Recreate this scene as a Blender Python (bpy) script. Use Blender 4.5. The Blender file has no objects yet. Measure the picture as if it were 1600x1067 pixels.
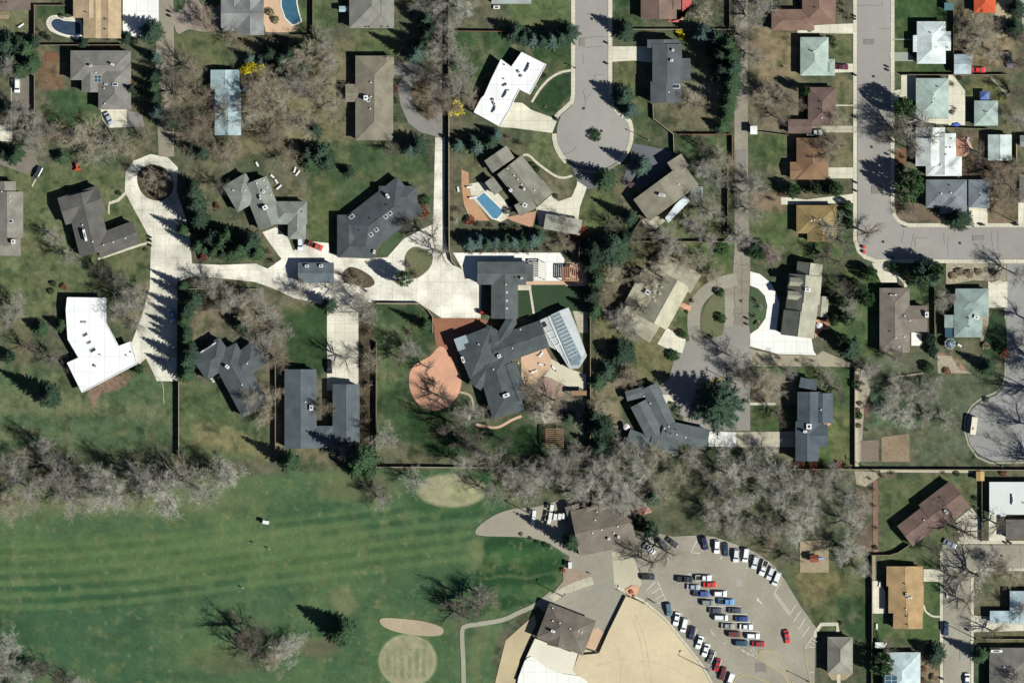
import bpy, bmesh, math, random
import numpy as np
from mathutils import Vector, Matrix
random.seed(7)
R = math.radians
S = 0.225                      # metres per photograph pixel (map scale of this vertical air photo)
def X(px): return (px-800)*S
def Y(py): return (533.5-py)*S
sc = bpy.context.scene
COL = sc.collection

# ------------------------------------------------------------------ camera, sky, sun, exposure
cam_d = bpy.data.cameras.new('camera'); cam = bpy.data.objects.new('camera', cam_d); COL.objects.link(cam)
cam_d.sensor_width = 36; cam_d.lens = 36*2800/360.0
cam_d.clip_start = 50; cam_d.clip_end = 20000
cam.location = (0, 0, 2800); cam.rotation_euler = (0, 0, 0)
sc.camera = cam
SUN_EL, SHADOW_DIR = 38.5, 26.5          # shadows fall to the left and a little up
saz = R(-SHADOW_DIR)                     # direction (in plan) towards the sun: right and down
sunv = Vector((math.cos(saz)*math.cos(R(SUN_EL)), math.sin(saz)*math.cos(R(SUN_EL)), math.sin(R(SUN_EL))))
w = bpy.data.worlds.new('World'); sc.world = w; w.use_nodes = True
nt = w.node_tree; bg = nt.nodes['Background']
sky = nt.nodes.new('ShaderNodeTexSky'); sky.sky_type = 'NISHITA'; sky.sun_disc = False
sky.sun_elevation = R(SUN_EL); sky.sun_rotation = math.atan2(sunv.x, sunv.y); sky.altitude = 1700; sky.air_density = .75; sky.dust_density = .4
nt.links.new(sky.outputs[0], bg.inputs[0]); bg.inputs[1].default_value = 0.05
sl = bpy.data.lights.new('sun', 'SUN'); sl.energy = 5.0; sl.angle = R(0.5); sl.color = (0.99, 0.98, 0.91)
so = bpy.data.objects.new('sun', sl); COL.objects.link(so)
so.rotation_euler = sunv.to_track_quat('Z', 'Y').to_euler(); so.location = (0, 0, 300)
sc.view_settings.view_transform = 'Standard'; sc.view_settings.look = 'None'
sc.view_settings.exposure = 1.27; sc.view_settings.gamma = 1.0
sc.view_settings.use_curve_mapping = False

# ------------------------------------------------------------------ colours and materials
K = 2.45                                  # what a level sunlit surface of albedo 1 shows
def lin(h):
    h = h.lstrip('#'); o = []
    for i in (0, 2, 4):
        c = int(h[i:i+2], 16)/255.0
        o.append(c/12.92 if c <= .04045 else ((c+.055)/1.055)**2.4)
    return o
def alb(h, k=1.0): return [min(.82, c/K*k) for c in lin(h)]
_m = {}
def mat(name, color, rough=.9, var=.18, scale=.8, big=.12, bump=0.0, metal=0.0, spec=.25, objcol=False, joint=0):
    key = (name, str(color), rough, var, scale, big, joint)
    if key in _m: return _m[key]
    m = bpy.data.materials.new(name); m.use_nodes = True
    n = m.node_tree.nodes; l = m.node_tree.links; b = n['Principled BSDF']
    b.inputs['Roughness'].default_value = rough; b.inputs['Metallic'].default_value = metal
    b.inputs['Specular IOR Level'].default_value = spec
    c = alb(color) if isinstance(color, str) else color
    geo = n.new('ShaderNodeNewGeometry')
    n1 = n.new('ShaderNodeTexNoise'); n1.inputs['Scale'].default_value = scale; n1.inputs['Detail'].default_value = 6; n1.inputs['Roughness'].default_value = .7
    n2 = n.new('ShaderNodeTexNoise'); n2.inputs['Scale'].default_value = scale*.12; n2.inputs['Detail'].default_value = 3
    l.new(geo.outputs['Position'], n1.inputs['Vector']); l.new(geo.outputs['Position'], n2.inputs['Vector'])
    a = n.new('ShaderNodeMapRange'); a.inputs['From Min'].default_value = .25; a.inputs['From Max'].default_value = .75
    a.inputs['To Min'].default_value = 1-var; a.inputs['To Max'].default_value = 1+var
    l.new(n1.outputs['Fac'], a.inputs['Value'])
    a2 = n.new('ShaderNodeMapRange'); a2.inputs['From Min'].default_value = .3; a2.inputs['From Max'].default_value = .7
    a2.inputs['To Min'].default_value = 1-big; a2.inputs['To Max'].default_value = 1+big
    l.new(n2.outputs['Fac'], a2.inputs['Value'])
    mu = n.new('ShaderNodeMath'); mu.operation = 'MULTIPLY'; l.new(a.outputs[0], mu.inputs[0]); l.new(a2.outputs[0], mu.inputs[1])
    if joint:        # sawn joints between concrete slabs
        br = n.new('ShaderNodeTexBrick'); br.offset = 0; br.inputs['Scale'].default_value = 1; br.inputs['Mortar Size'].default_value = .07; br.inputs['Mortar Smooth'].default_value = .3
        br.inputs['Brick Width'].default_value = joint; br.inputs['Row Height'].default_value = joint
        br.inputs['Color1'].default_value = (1, 1, 1, 1); br.inputs['Color2'].default_value = (.95, .95, .95, 1); br.inputs['Mortar'].default_value = (.66, .66, .66, 1)
        l.new(geo.outputs['Position'], br.inputs['Vector']); m2 = n.new('ShaderNodeMath'); m2.operation = 'MULTIPLY'; l.new(mu.outputs[0], m2.inputs[0]); l.new(br.outputs['Color'], m2.inputs[1]); mu = m2
    vm = n.new('ShaderNodeVectorMath'); vm.operation = 'SCALE'
    if objcol:
        oi = n.new('ShaderNodeObjectInfo'); l.new(oi.outputs['Color'], vm.inputs[0])
    else: vm.inputs[0].default_value = c[:3]
    l.new(mu.outputs[0], vm.inputs['Scale']); l.new(vm.outputs[0], b.inputs['Base Color'])
    if bump > 0:
        bp = n.new('ShaderNodeBump'); bp.inputs['Strength'].default_value = bump; bp.inputs['Distance'].default_value = .06
        l.new(n1.outputs['Fac'], bp.inputs['Height']); l.new(bp.outputs[0], b.inputs['Normal'])
    _m[key] = m; return m

def roof_mat(color, var=.16):
    r_, g_, b_ = alb(color); q_ = .95 if b_ >= r_*.97 and b_ < .1 else .98; return mat('roof_shingles', [r_*.97, g_*1.01, b_*q_], .88, var+.04, 2.2, .22, .5)
def pave(color, var=.09, scale=.5, big=.10, joint=0): return mat('paving', color, .9, var, scale, big, .1, joint=joint)
M_trim = mat('trim', '#b8b4aa', .7, .05)
M_glass = mat('glass', [.02, .03, .04], .12, .1, spec=.6)
M_glassb = mat('blue_glass', '#41606f', .15, .25, .6, spec=.7)
M_dark = mat('dark_metal', '#2b2b2c', .6, .1)
M_white = mat('white_paint', '#f0f0ec', .6, .04)
M_wall_brick = mat('brick', '#8d6f5c', .9, .2, 3)
M_wall_cream = mat('stucco', '#b5ab98', .9, .08)
M_wood = mat('timber', '#8f7658', .85, .2, 2)
M_tyre = mat('rubber', '#141414', .9, .05)
M_lamp = mat('headlamp', '#c8c8c8', .2, .02, spec=.7)
M_tail = mat('tail_lamp', '#7a1510', .3, .02)
M_paint = mat('car_paint', [1, 1, 1], .28, .03, spec=.6, objcol=True)
M_needle = mat('needles', [1, 1, 1], .85, .35, 1.5, .25, objcol=True)
M_twig = mat('twigs', [1, 1, 1], .9, .25, 1.2, .15, objcol=True)
M_bark = mat('bark', '#6a645a', .95, .3, 4)
M_barkl = mat('pale_bark', '#857a6c', .95, .3, 4)

# ------------------------------------------------------------------ object helpers
def link(o, parent=None):
    COL.objects.link(o)
    if parent: o.parent = parent
    return o
def tag(o, label=None, cat=None, group=None, kind=None):
    if label: o['label'] = label
    if cat: o['category'] = cat
    if group: o['group'] = group
    if kind: o['kind'] = kind
    return o
def empty(name, loc=(0, 0, 0), rz=0):
    o = bpy.data.objects.new(name, None); o.location = loc; o.rotation_euler = (0, 0, rz); o.empty_display_size = .5
    return link(o)
class MB:
    def __init__(s): s.v = []; s.f = []; s.mi = []
    def face(s, pts, mi=0):
        b = len(s.v); s.v += [tuple(p) for p in pts]; s.f.append(tuple(range(b, b+len(pts)))); s.mi.append(mi)
    def add(s, vs, fs, mi=0):
        b = len(s.v); s.v += [tuple(p) for p in vs]
        for f in fs: s.f.append(tuple(b+i for i in f)); s.mi.append(mi)
    def box(s, x0, y0, z0, x1, y1, z1, mi=0):
        s.add([(x0,y0,z0),(x1,y0,z0),(x1,y1,z0),(x0,y1,z0),(x0,y0,z1),(x1,y0,z1),(x1,y1,z1),(x0,y1,z1)],
              [(0,3,2,1),(4,5,6,7),(0,1,5,4),(1,2,6,5),(2,3,7,6),(3,0,4,7)], mi)
    def obox(s, cx, cy, L, W, ang, z0, z1, mi=0, tx=1, ty=1):
        c, n = math.cos(ang), math.sin(ang)
        def q(u, v, z): return (cx+u*c-v*n, cy+u*n+v*c, z)
        s.add([q(-L/2,-W/2,z0),q(L/2,-W/2,z0),q(L/2,W/2,z0),q(-L/2,W/2,z0),
               q(-L/2*tx,-W/2*ty,z1),q(L/2*tx,-W/2*ty,z1),q(L/2*tx,W/2*ty,z1),q(-L/2*tx,W/2*ty,z1)],
              [(0,3,2,1),(4,5,6,7),(0,1,5,4),(1,2,6,5),(2,3,7,6),(3,0,4,7)], mi)
    def prism(s, pts, z0, z1, mi=0, side=None):
        a = sum(pts[i][0]*pts[(i+1) % len(pts)][1]-pts[(i+1) % len(pts)][0]*pts[i][1] for i in range(len(pts)))
        if a < 0: pts = pts[::-1]
        n = len(pts); b = len(s.v)
        s.v += [(p[0], p[1], z0) for p in pts]+[(p[0], p[1], z1) for p in pts]
        s.f.append(tuple(b+n+i for i in range(n))); s.mi.append(mi)
        s.f.append(tuple(b+n-1-i for i in range(n))); s.mi.append(mi)
        for i in range(n):
            j = (i+1) % n; s.f.append((b+i, b+j, b+n+j, b+n+i)); s.mi.append(mi if side is None else side)
    def tube(s, a, b, r0, r1, n=5, mi=0, cap=False):
        a = Vector(a); b = Vector(b); d = (b-a)
        if d.length < 1e-6: return
        d.normalize(); u = d.orthogonal().normalized(); w_ = d.cross(u)
        vs = []
        for p, r in ((a, r0), (b, r1)):
            for k in range(n):
                t = 2*math.pi*k/n; vs.append(p+u*math.cos(t)*r+w_*math.sin(t)*r)
        fs = [(k, (k+1) % n, n+(k+1) % n, n+k) for k in range(n)]
        if cap: fs += [tuple(range(n-1, -1, -1)), tuple(range(n, 2*n))]
        s.add(vs, fs, mi)
    def mesh(s, name, mats):
        me = bpy.data.meshes.new(name); me.from_pydata([tuple(v) for v in s.v], [], s.f)
        if not isinstance(mats, (list, tuple)): mats = [mats]
        for m in mats: me.materials.append(m)
        if len(mats) > 1: me.polygons.foreach_set('material_index', s.mi)
        me.update(); return me
    def build(s, name, mats, parent=None, loc=(0, 0, 0)):
        o = bpy.data.objects.new(name, s.mesh(name, mats)); o.location = loc
        return link(o, parent)
def smooth(pts, n=5, closed=True):
    out = []; m = len(pts)
    rng = range(m) if closed else range(m-1)
    for i in rng:
        p = [pts[(i+k-1) % m] if closed else pts[min(max(i+k-1, 0), m-1)] for k in range(4)]
        for k in range(n):
            t = k/n
            out.append(tuple(.5*((2*p[1][c])+(-p[0][c]+p[2][c])*t+(2*p[0][c]-5*p[1][c]+4*p[2][c]-p[3][c])*t*t+(-p[0][c]+3*p[1][c]-3*p[2][c]+p[3][c])*t**3) for c in (0, 1)))
    if not closed: out.append(tuple(pts[-1]))
    return out
_z = [0.0]
def sheet(name, pts, m, z=.03, sm=False):
    if sm: pts = smooth(pts)
    _z[0] += .0008
    b = MB(); b.prism([(X(x), Y(y)) for x, y in pts], -.15, z+_z[0]); o = b.build(name, m)
    return tag(o, kind='structure')
def rect(x0, y0, x1, y1): return [(x0, y0), (x1, y0), (x1, y1), (x0, y1)]
def band(pts, wd):
    """outline of a strip of width wd along pts"""
    L, Rr = [], []
    for i, p in enumerate(pts):
        a = pts[max(i-1, 0)]; c = pts[min(i+1, len(pts)-1)]
        dx, dy = c[0]-a[0], c[1]-a[1]; n = math.hypot(dx, dy) or 1
        L.append((p[0]-dy/n*wd/2, p[1]+dx/n*wd/2)); Rr.append((p[0]+dy/n*wd/2, p[1]-dx/n*wd/2))
    return L+Rr[::-1]
def strip(name, pts, wd, m, z=.05, sm=False):
    if sm: pts = smooth(pts, 6, False)
    return sheet(name, band(pts, wd), m, z)
def arc(cx, cy, r, a0, a1, n=24):
    return [(cx+r*math.cos(R(a0+(a1-a0)*i/n)), cy+r*math.sin(R(a0+(a1-a0)*i/n))) for i in range(n+1)]
LM = []          # landmarks used by the labels of small repeated things
def lm(name, x, y): LM.append((name, x, y))
AUTO = []        # (object, description, x, y)
def auto(o, desc, cat, group, x, y):
    o['category'] = cat; o['group'] = group; AUTO.append((o, desc, x, y)); return o

# ------------------------------------------------------------------ ground sheet
def vnoise(xs, ys, cell, seed):
    rs = np.random.RandomState(seed); g = rs.rand(160, 160)
    u = (xs/cell) % 158; v = (ys/cell) % 158
    i = u.astype(int); j = v.astype(int); fu = u-i; fv = v-j
    fu = fu*fu*(3-2*fu); fv = fv*fv*(3-2*fv)
    return (g[i, j]*(1-fu)+g[i+1, j]*fu)*(1-fv)+(g[i, j+1]*(1-fu)+g[i+1, j+1]*fu)*fv
def fbm(xs, ys, cell, seed, o=4):
    t = 0; a = 1; s_ = 0
    for k in range(o): t = t+a*vnoise(xs+37*k+5000, ys+91*k+5000, cell/2**k, seed+k); s_ += a; a *= .55
    return t/s_
far = np.array([6000, 3000, 1500, 800, 400, 200, 100, 50])
gx = np.concatenate([-30-far, np.arange(-30, 1631, 2.0), 1630+far[::-1]])
gy = np.concatenate([-30-far, np.arange(-30, 1098, 2.0), 1097+far[::-1]])
GX, GY = np.meshgrid(gx, gy, indexing='ij'); nx, ny = GX.shape
CC = np.zeros((nx, ny, 3))
wx = GX+(fbm(GX, GY, 26, 50)-.5)*16; wy = GY+(fbm(GX, GY, 26, 60)-.5)*16
def L3(h): return np.array(lin(h))/K
def blend(mask, h, amt=1.0):
    global CC
    mk = (mask*amt)[..., None]; CC = CC*(1-mk)+L3(h)*mk
def pmask(pts, soft, warp=True):
    px_, py_ = (wx, wy) if warp else (GX, GY)
    p = np.array(pts, float); bx0, by0 = p.min(0)-soft-12; bx1, by1 = p.max(0)+soft+12
    ii = np.where((gx >= bx0) & (gx <= bx1))[0]; jj = np.where((gy >= by0) & (gy <= by1))[0]
    out = np.zeros((nx, ny))
    if not len(ii) or not len(jj): return out
    sx = slice(ii[0], ii[-1]+1); sy = slice(jj[0], jj[-1]+1)
    qx, qy = px_[sx, sy], py_[sx, sy]; d = np.full(qx.shape, 1e9); ins = np.zeros(qx.shape, bool)
    for k in range(len(p)):
        ax, ay = p[k]; bx, by = p[(k+1) % len(p)]; ex, ey = bx-ax, by-ay
        t = np.clip(((qx-ax)*ex+(qy-ay)*ey)/(ex*ex+ey*ey+1e-9), 0, 1)
        d = np.minimum(d, np.hypot(qx-ax-t*ex, qy-ay-t*ey))
        c = ((ay > qy) != (by > qy)) & (qx < (bx-ax)*(qy-ay)/(by-ay+1e-12)+ax); ins ^= c
    sd = np.where(ins, d, -d); out[sx, sy] = np.clip(sd/soft+.5, 0, 1); return out
def emask(cx, cy, rx, ry, soft, warp=True):
    qx, qy = (wx, wy) if warp else (GX, GY)
    d = np.hypot((qx-cx)/rx, (qy-cy)/ry); return np.clip((1-d)*min(rx, ry)/soft+.5, 0, 1)
CC[:] = L3('#626450')
nb = fbm(GX, GY, 60, 3)
blend(np.clip((nb-.45)*5, 0, 1), '#4f5c43', .85)
blend(np.clip((fbm(GX, GY, 34, 9)-.55)*6, 0, 1), '#7e755b', .55)
AREAS = [  # lawns and yards: outline, colour, softness of the edge
 ([(-50,265),(95,262),(195,262),(235,380),(235,440),(105,462),(60,500),(-50,500)], '#66704d', 14),
 ([(-50,560),(100,575),(130,615),(215,575),(272,600),(272,700),(-50,700)], '#56694a', 14),
 ([(-50,600),(272,640),(272,655),(-50,640)], '#6d7655', 20),
 ([(283,590),(330,600),(380,660),(425,670),(425,720),(283,715)], '#5a6a48', 12),
 ([(300,650),(420,690),(425,715),(300,700)], '#7b7955', 14),
 ([(-50,15),(48,15),(48,65),(-50,65)], '#77795a', 8),
 ([(55,10),(101,10),(101,30),(72,30),(60,60)], '#44583c', 6),
 ([(70,140),(128,142),(154,158),(158,195),(110,205),(75,190)], '#46603f', 7),
 ([(58,85),(100,90),(100,140),(60,140)], '#7d654f', 8),
 ([(272,50),(345,55),(352,100),(330,112),(280,80)], '#656a4a', 10),
 ([(430,0),(530,0),(530,40),(440,50)], '#5d6a48', 12),
 ([(548,46),(620,46),(630,88),(556,86)], '#5f6c49', 8),
 ([(380,110),(550,60),(555,220),(380,240)], '#7a7457', 24),
 ([(480,222),(670,225),(670,292),(595,288),(540,330),(520,382),(484,378)], '#4c5f3f', 8),
 ([(487,290),(525,280),(512,378),(488,378)], '#5f6b45', 10),
 ([(716,48),(795,48),(800,90),(780,110),(735,130),(700,110)], '#46603e', 8),
 ([(790,-10),(893,-10),(893,50),(800,50)], '#5f6f49', 8),
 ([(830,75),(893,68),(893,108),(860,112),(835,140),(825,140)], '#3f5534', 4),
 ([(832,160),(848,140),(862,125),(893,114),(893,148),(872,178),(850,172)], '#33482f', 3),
 ([(957,-10),(1000,-10),(1005,46),(957,46)], '#41583a', 5),
 ([(957,98),(992,98),(1012,125),(1014,160),(1015,215),(990,215),(960,165)], '#6b6e4c', 6),
 ([(985,165),(1022,165),(1024,215),(1000,220),(988,190)], '#566346', 6),
 ([(1018,165),(1130,160),(1130,205),(1050,208)], '#747058', 10),
 ([(1055,215),(1143,214),(1143,262),(1080,262)], '#4c6240', 6),
 ([(1065,130),(1125,130),(1132,158),(1075,160)], '#8a8373', 8),
 ([(838,205),(862,205),(868,240),(890,268),(893,275),(870,272),(820,240)], '#6c7350', 5),
 ([(845,262),(893,280),(895,305),(870,312),(860,290)], '#757258', 5),
 ([(905,330),(925,290),(1000,340),(985,372),(915,372)], '#68714b', 8),
 ([(1060,330),(1085,318),(1130,320),(1130,372),(1020,372),(1010,345)], '#6d7450', 8),
 ([(1172,40),(1245,52),(1245,125),(1172,125)], '#8b7c61', 6),
 ([(1175,130),(1240,130),(1262,210),(1172,205)], '#79705f', 10),
 ([(1175,210),(1230,212),(1228,262),(1172,262)], '#5b6a45', 6),
 ([(1295,55),(1333,55),(1333,98),(1300,98)], '#69704e', 4),
 ([(1300,118),(1333,118),(1333,262),(1300,262)], '#777457', 6),
 ([(1172,320),(1240,315),(1240,370),(1345,372),(1345,395),(1300,420),(1240,405),(1200,395),(1172,385)], '#596a44', 8),
 ([(1172,300),(1230,300),(1230,330),(1172,330)], '#8c7a64', 8),
 ([(1307,318),(1333,318),(1333,372),(1307,372)], '#4d6340', 4),
 ([(1397,-10),(1470,-10),(1488,30),(1488,118),(1397,118)], '#48603a', 4),
 ([(1398,118),(1408,118),(1408,140),(1398,140)], '#47603c', 2),
 ([(1489,15),(1600,20),(1600,115),(1489,117)], '#837961', 10),
 ([(1530,60),(1575,55),(1575,105),(1500,105)], '#a08c6c', 10),
 ([(1514,125),(1575,125),(1575,160),(1514,160)], '#75774f', 5),
 ([(1490,205),(1543,205),(1600,300),(1592,350),(1545,350),(1510,290)], '#7c6a58', 10),
 ([(1398,305),(1440,320),(1480,335),(1480,348),(1405,345)], '#7a6a58', 4),
 ([(1543,325),(1592,325),(1592,350),(1543,350)], '#80705a', 4),
 ([(1405,415),(1440,415),(1460,445),(1450,480),(1420,470),(1415,450)], '#566845', 6),
 ([(1300,420),(1350,410),(1375,445),(1372,560),(1335,560),(1290,500)], '#576a43', 8),
 ([(1340,560),(1560,555),(1575,590),(1540,620),(1512,645),(1510,690),(1530,725),(1340,728)], '#5f6752', 14),
 ([(1355,615),(1420,615),(1430,660),(1370,670)], '#5c765a', 12),
 ([(1480,540),(1530,535),(1535,570),(1470,575)], '#71705a', 8),
 ([(1465,555),(1490,555),(1515,582),(1470,582)], '#a08270', 3),
 ([(1338,575),(1352,575),(1362,620),(1352,660),(1338,620)], '#7c675a', 4),
 ([(1174,572),(1333,572),(1333,728),(1240,728),(1240,600),(1174,600)], '#51653f', 6),
 ([(1174,632),(1242,632),(1242,673),(1174,673)], '#4b5e3a', 3),
 ([(1174,585),(1242,585),(1242,630),(1174,630)], '#807966', 6),
 ([(1295,640),(1333,640),(1333,715),(1300,715)], '#697049', 8),
 ([(925,380),(1140,380),(1145,430),(1090,455),(1070,505),(1040,580),(1000,600),(925,600)], '#7d7859', 8),
 ([(1060,385),(1145,382),(1142,430),(1100,430)], '#566a41', 8),
 ([(925,490),(960,490),(1020,540),(1060,560),(1050,585),(1000,590)], '#757451', 8),
 ([(1060,480),(1074,488),(1072,520),(1050,508)], '#5d6846', 3),
 ([(925,590),(970,590),(975,690),(925,690)], '#857c62', 10),
 ([(1085,595),(1130,585),(1132,605),(1100,612)], '#8b8059', 4),
 ([(588,480),(660,480),(680,505),(685,540),(640,570),(640,610),(660,640),(660,690),(590,690)], '#44583a', 6),
 ([(590,500),(640,510),(636,600),(590,610)], '#5c6c4a', 14),
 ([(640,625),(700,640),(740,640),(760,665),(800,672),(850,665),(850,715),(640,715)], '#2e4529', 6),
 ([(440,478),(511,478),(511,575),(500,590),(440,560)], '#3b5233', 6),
 ([(385,470),(445,470),(445,580),(400,570)], '#736c5e', 14),
 ([(300,465),(400,455),(420,500),(300,540)], '#7d7460', 10),
 ([(280,600),(300,600),(300,500),(285,500)], '#7a6f55', 4),
 ([(560,480),(586,480),(586,728),(561,728)], '#4f4639', 4),
 ([(400,600),(445,600),(445,715),(425,715)], '#7f745f', 10),
 ([(702,110),(720,160),(716,250),(702,380)], '#6a6552', 3),
 ([(716,230),(740,235),(760,290),(735,300),(720,330),(718,240)], '#6a6b50', 6),
 ([(135,590),(215,578),(200,600),(150,622),(143,645)], '#8c7462', 5),
 ([(590,715),(960,715),(1360,735),(1360,850),(1230,880),(1180,850),(1000,830),(985,790),(830,775),(700,740)], '#60634e', 16),
 ([(1040,760),(1130,770),(1120,830),(1040,820)], '#5d6049', 20),
 ([(1340,740),(1400,740),(1380,800),(1365,870),(1340,860)], '#76685a', 8),
 ([(1370,745),(1540,740),(1540,800),(1470,850),(1465,885),(1375,880)], '#5f6b49', 8),
 ([(1225,880),(1360,868),(1360,1000),(1300,1000),(1270,970)], '#5e6746', 8),
 ([(1240,895),(1320,895),(1310,930),(1262,945)], '#77704c', 14),
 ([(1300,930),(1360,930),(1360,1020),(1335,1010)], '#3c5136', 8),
 ([(1443,890),(1469,890),(1469,1005),(1390,1002),(1390,985),(1443,985)], '#52663f', 4),
 ([(1363,958),(1390,958),(1390,1000),(1363,1000)], '#4a5f3c', 4),
 ([(1438,1010),(1469,1010),(1469,1100),(1438,1100)], '#8d7f67', 6),
 ([(1522,890),(1700,890),(1700,965),(1522,960)], '#6a6a52', 8),
 ([(1522,983),(1700,983),(1700,1010),(1522,1010)], '#6e6f4f', 6),
 ([(830,600),(880,595),(915,612),(920,660),(880,660),(830,650)], '#8a8273', 8),
]
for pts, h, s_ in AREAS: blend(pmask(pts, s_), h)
# golf course turf
golf = pmask([(-400,748),(200,760),(395,742),(590,735),(640,735),(760,738),(800,790),(880,840),(880,905),(860,930),(790,965),(770,1000),(768,1400),(-400,1400)], 10)
blend(golf, '#456346')
blend(golf*np.clip((fbm(GX, GY, 80, 21)-.42)*4, 0, 1), '#5f744f', .65)
blend(golf*np.clip((fbm(wx, wy*2.2, 60, 24)-.5)*5, 0, 1), '#39573c', .6)
blend(golf*np.clip((832-GY)/50, 0, 1)*np.clip((480-GX)/120, 0, 1), '#6c7853', .6)
fst = GY+.13*np.logaddexp(0, (GX-120)/60)*60
stripe = .5+.5*np.clip(np.sin((fst+(fbm(GX, GY, 90, 5)-.5)*8)*2*math.pi/19.5)*1.9, -1, 1)
fw = golf*np.clip((fst-845)/12, 0, 1)*np.clip((965-fst)/14, 0, 1)*np.clip((880-GX)/180, 0, 1)
blend(fw*stripe*np.clip(fbm(GX, GY*3, 120, 71)*1.7, 0, 1), '#33553a', .6); blend(fw*(1-stripe), '#637b51', .5)
blend(golf*emask(300, 865, 420, 40, 30), '#66794c', .42); blend(golf*emask(420, 845, 130, 18, 14), '#667a51', .5)
tee = pmask([(762,842),(800,838),(845,842),(878,868),(880,900),(850,930),(800,952),(748,960),(742,900)], 6)
blend(tee, '#2f4e31'); blend(tee*emask(815, 866, 60, 12, 10), '#45683f', .8); blend(tee*emask(815, 925, 50, 10, 8), '#41633f', .8)
blend(emask(810, 899, 62, 2.6, 3), '#5d6d4a', .7)
blend(golf*emask(708, 765, 74, 44, 10), '#3a5a39', .8)
blend(emask(706, 766, 53, 26, 5, False), '#a3a081')
blend(emask(720, 772, 30, 12, 8), '#b0b086', .6)
blend(golf*emask(640, 1030, 64, 62, 14), '#4f6b47', .8)
blend(emask(637, 1032, 45, 41, 5, False), '#a09e80')
g2 = emask(637, 1032, 38, 34, 3, False)*(np.sin((GX-637)*.55) > 0)*(np.abs(GY-1036) < 24); blend(g2*np.clip(fbm(GX, GY, 10, 12)*1.8-.2, 0, 1), '#76825a', .65)
blend(emask(637, 1032, 45, 41, 1.5, False)-emask(637, 1032, 42, 38, 1.5, False), '#a5ac82', .6)
blend(golf*emask(535, 935, 22, 22, 10), '#82805f', .5); blend(golf*emask(30, 905, 12, 8, 6), '#8b8a66', .3)
blend(golf*emask(495, 1010, 34, 16, 8), '#736a55', .6); blend(golf*emask(90, 780, 220, 20, 20), '#828063', .55)
blend(golf*emask(560, 760, 60, 20, 16), '#6f6a52', .6)
blend(golf*emask(360, 1033, 60, 20, 14), '#5c5a45', .5); blend(golf*pmask([(740,975),(770,965),(740,1100),(732,1100)], 6), '#6a7454', .8)
blend(golf*emask(745, 860, 10, 24, 8), '#79805a', .8)
fine = 1+(fbm(GX, GY, 18, 31, 3)-.5)*.55+(fbm(GX, GY, 7, 33, 3)-.5)*.7+(fbm(GX, GY, 2.6, 44, 2)-.5)*.5
nogolf = 1-golf
blend(nogolf*np.clip((fbm(GX, GY, 22, 88, 4)-.52)*5, 0, 1), '#7f785a', .38)
blend(nogolf*np.clip((fbm(GX, GY, 15, 99, 4)-.55)*6, 0, 1), '#34482f', .6)
blend(golf*np.clip((fbm(GX, GY, 16, 66, 4)-.52)*5, 0, 1), '#6d7a52', .45)
blend(golf*np.clip((fbm(GX, GY, 9, 67, 3)-.70)*9, 0, 1), '#918f68', .4)
gf = np.where(golf > .5, 1+(fine-1)*.45, fine); gf = np.where((np.abs(GX-800) > 900), 1, gf)
CC *= gf[..., None]
lum = CC.mean(-1, keepdims=True); kk = (.05*(1-golf)+.0)[..., None]; CC = CC*(1-kk)+lum*kk
verts = np.stack([(GX-800)*S, (533.5-GY)*S, np.zeros_like(GX)], -1).reshape(-1, 3)
idx = np.arange(nx*ny).reshape(nx, ny)
faces = np.stack([idx[:-1, :-1], idx[:-1, 1:], idx[1:, 1:], idx[1:, :-1]], -1).reshape(-1, 4)
gm = bpy.data.meshes.new('ground'); gm.vertices.add(len(verts)); gm.vertices.foreach_set('co', verts.ravel())
gm.loops.add(faces.size); gm.loops.foreach_set('vertex_index', faces.ravel().astype(np.int32))
gm.polygons.add(len(faces)); gm.polygons.foreach_set('loop_start', np.arange(0, faces.size, 4, dtype=np.int32))
gm.update(calc_edges=True)
ca = gm.color_attributes.new('soil', 'FLOAT_COLOR', 'POINT')
ca.data.foreach_set('color', np.concatenate([CC.reshape(-1, 3), np.ones((nx*ny, 1))], 1).astype(np.float32).ravel())
gmt = bpy.data.materials.new('ground_soil_and_grass'); gmt.use_nodes = True
n = gmt.node_tree.nodes; l = gmt.node_tree.links; b = n['Principled BSDF']; b.inputs['Roughness'].default_value = 1; b.inputs['Specular IOR Level'].default_value = .05
at = n.new('ShaderNodeAttribute'); at.attribute_name = 'soil'
tn = n.new('ShaderNodeTexNoise'); tn.inputs['Scale'].default_value = 1.7; tn.inputs['Detail'].default_value = 8; tn.inputs['Roughness'].default_value = .75
ge = n.new('ShaderNodeNewGeometry'); l.new(ge.outputs['Position'], tn.inputs['Vector'])
mr = n.new('ShaderNodeMapRange'); mr.inputs['From Min'].default_value = .25; mr.inputs['From Max'].default_value = .75; mr.inputs['To Min'].default_value = .72; mr.inputs['To Max'].default_value = 1.28
l.new(tn.outputs['Fac'], mr.inputs['Value']); vs = n.new('ShaderNodeVectorMath'); vs.operation = 'SCALE'
l.new(at.outputs['Color'], vs.inputs[0]); l.new(mr.outputs[0], vs.inputs['Scale']); l.new(vs.outputs[0], b.inputs['Base Color'])
gm.materials.append(gmt)
tag(link(bpy.data.objects.new('ground', gm)), kind='structure')

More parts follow.
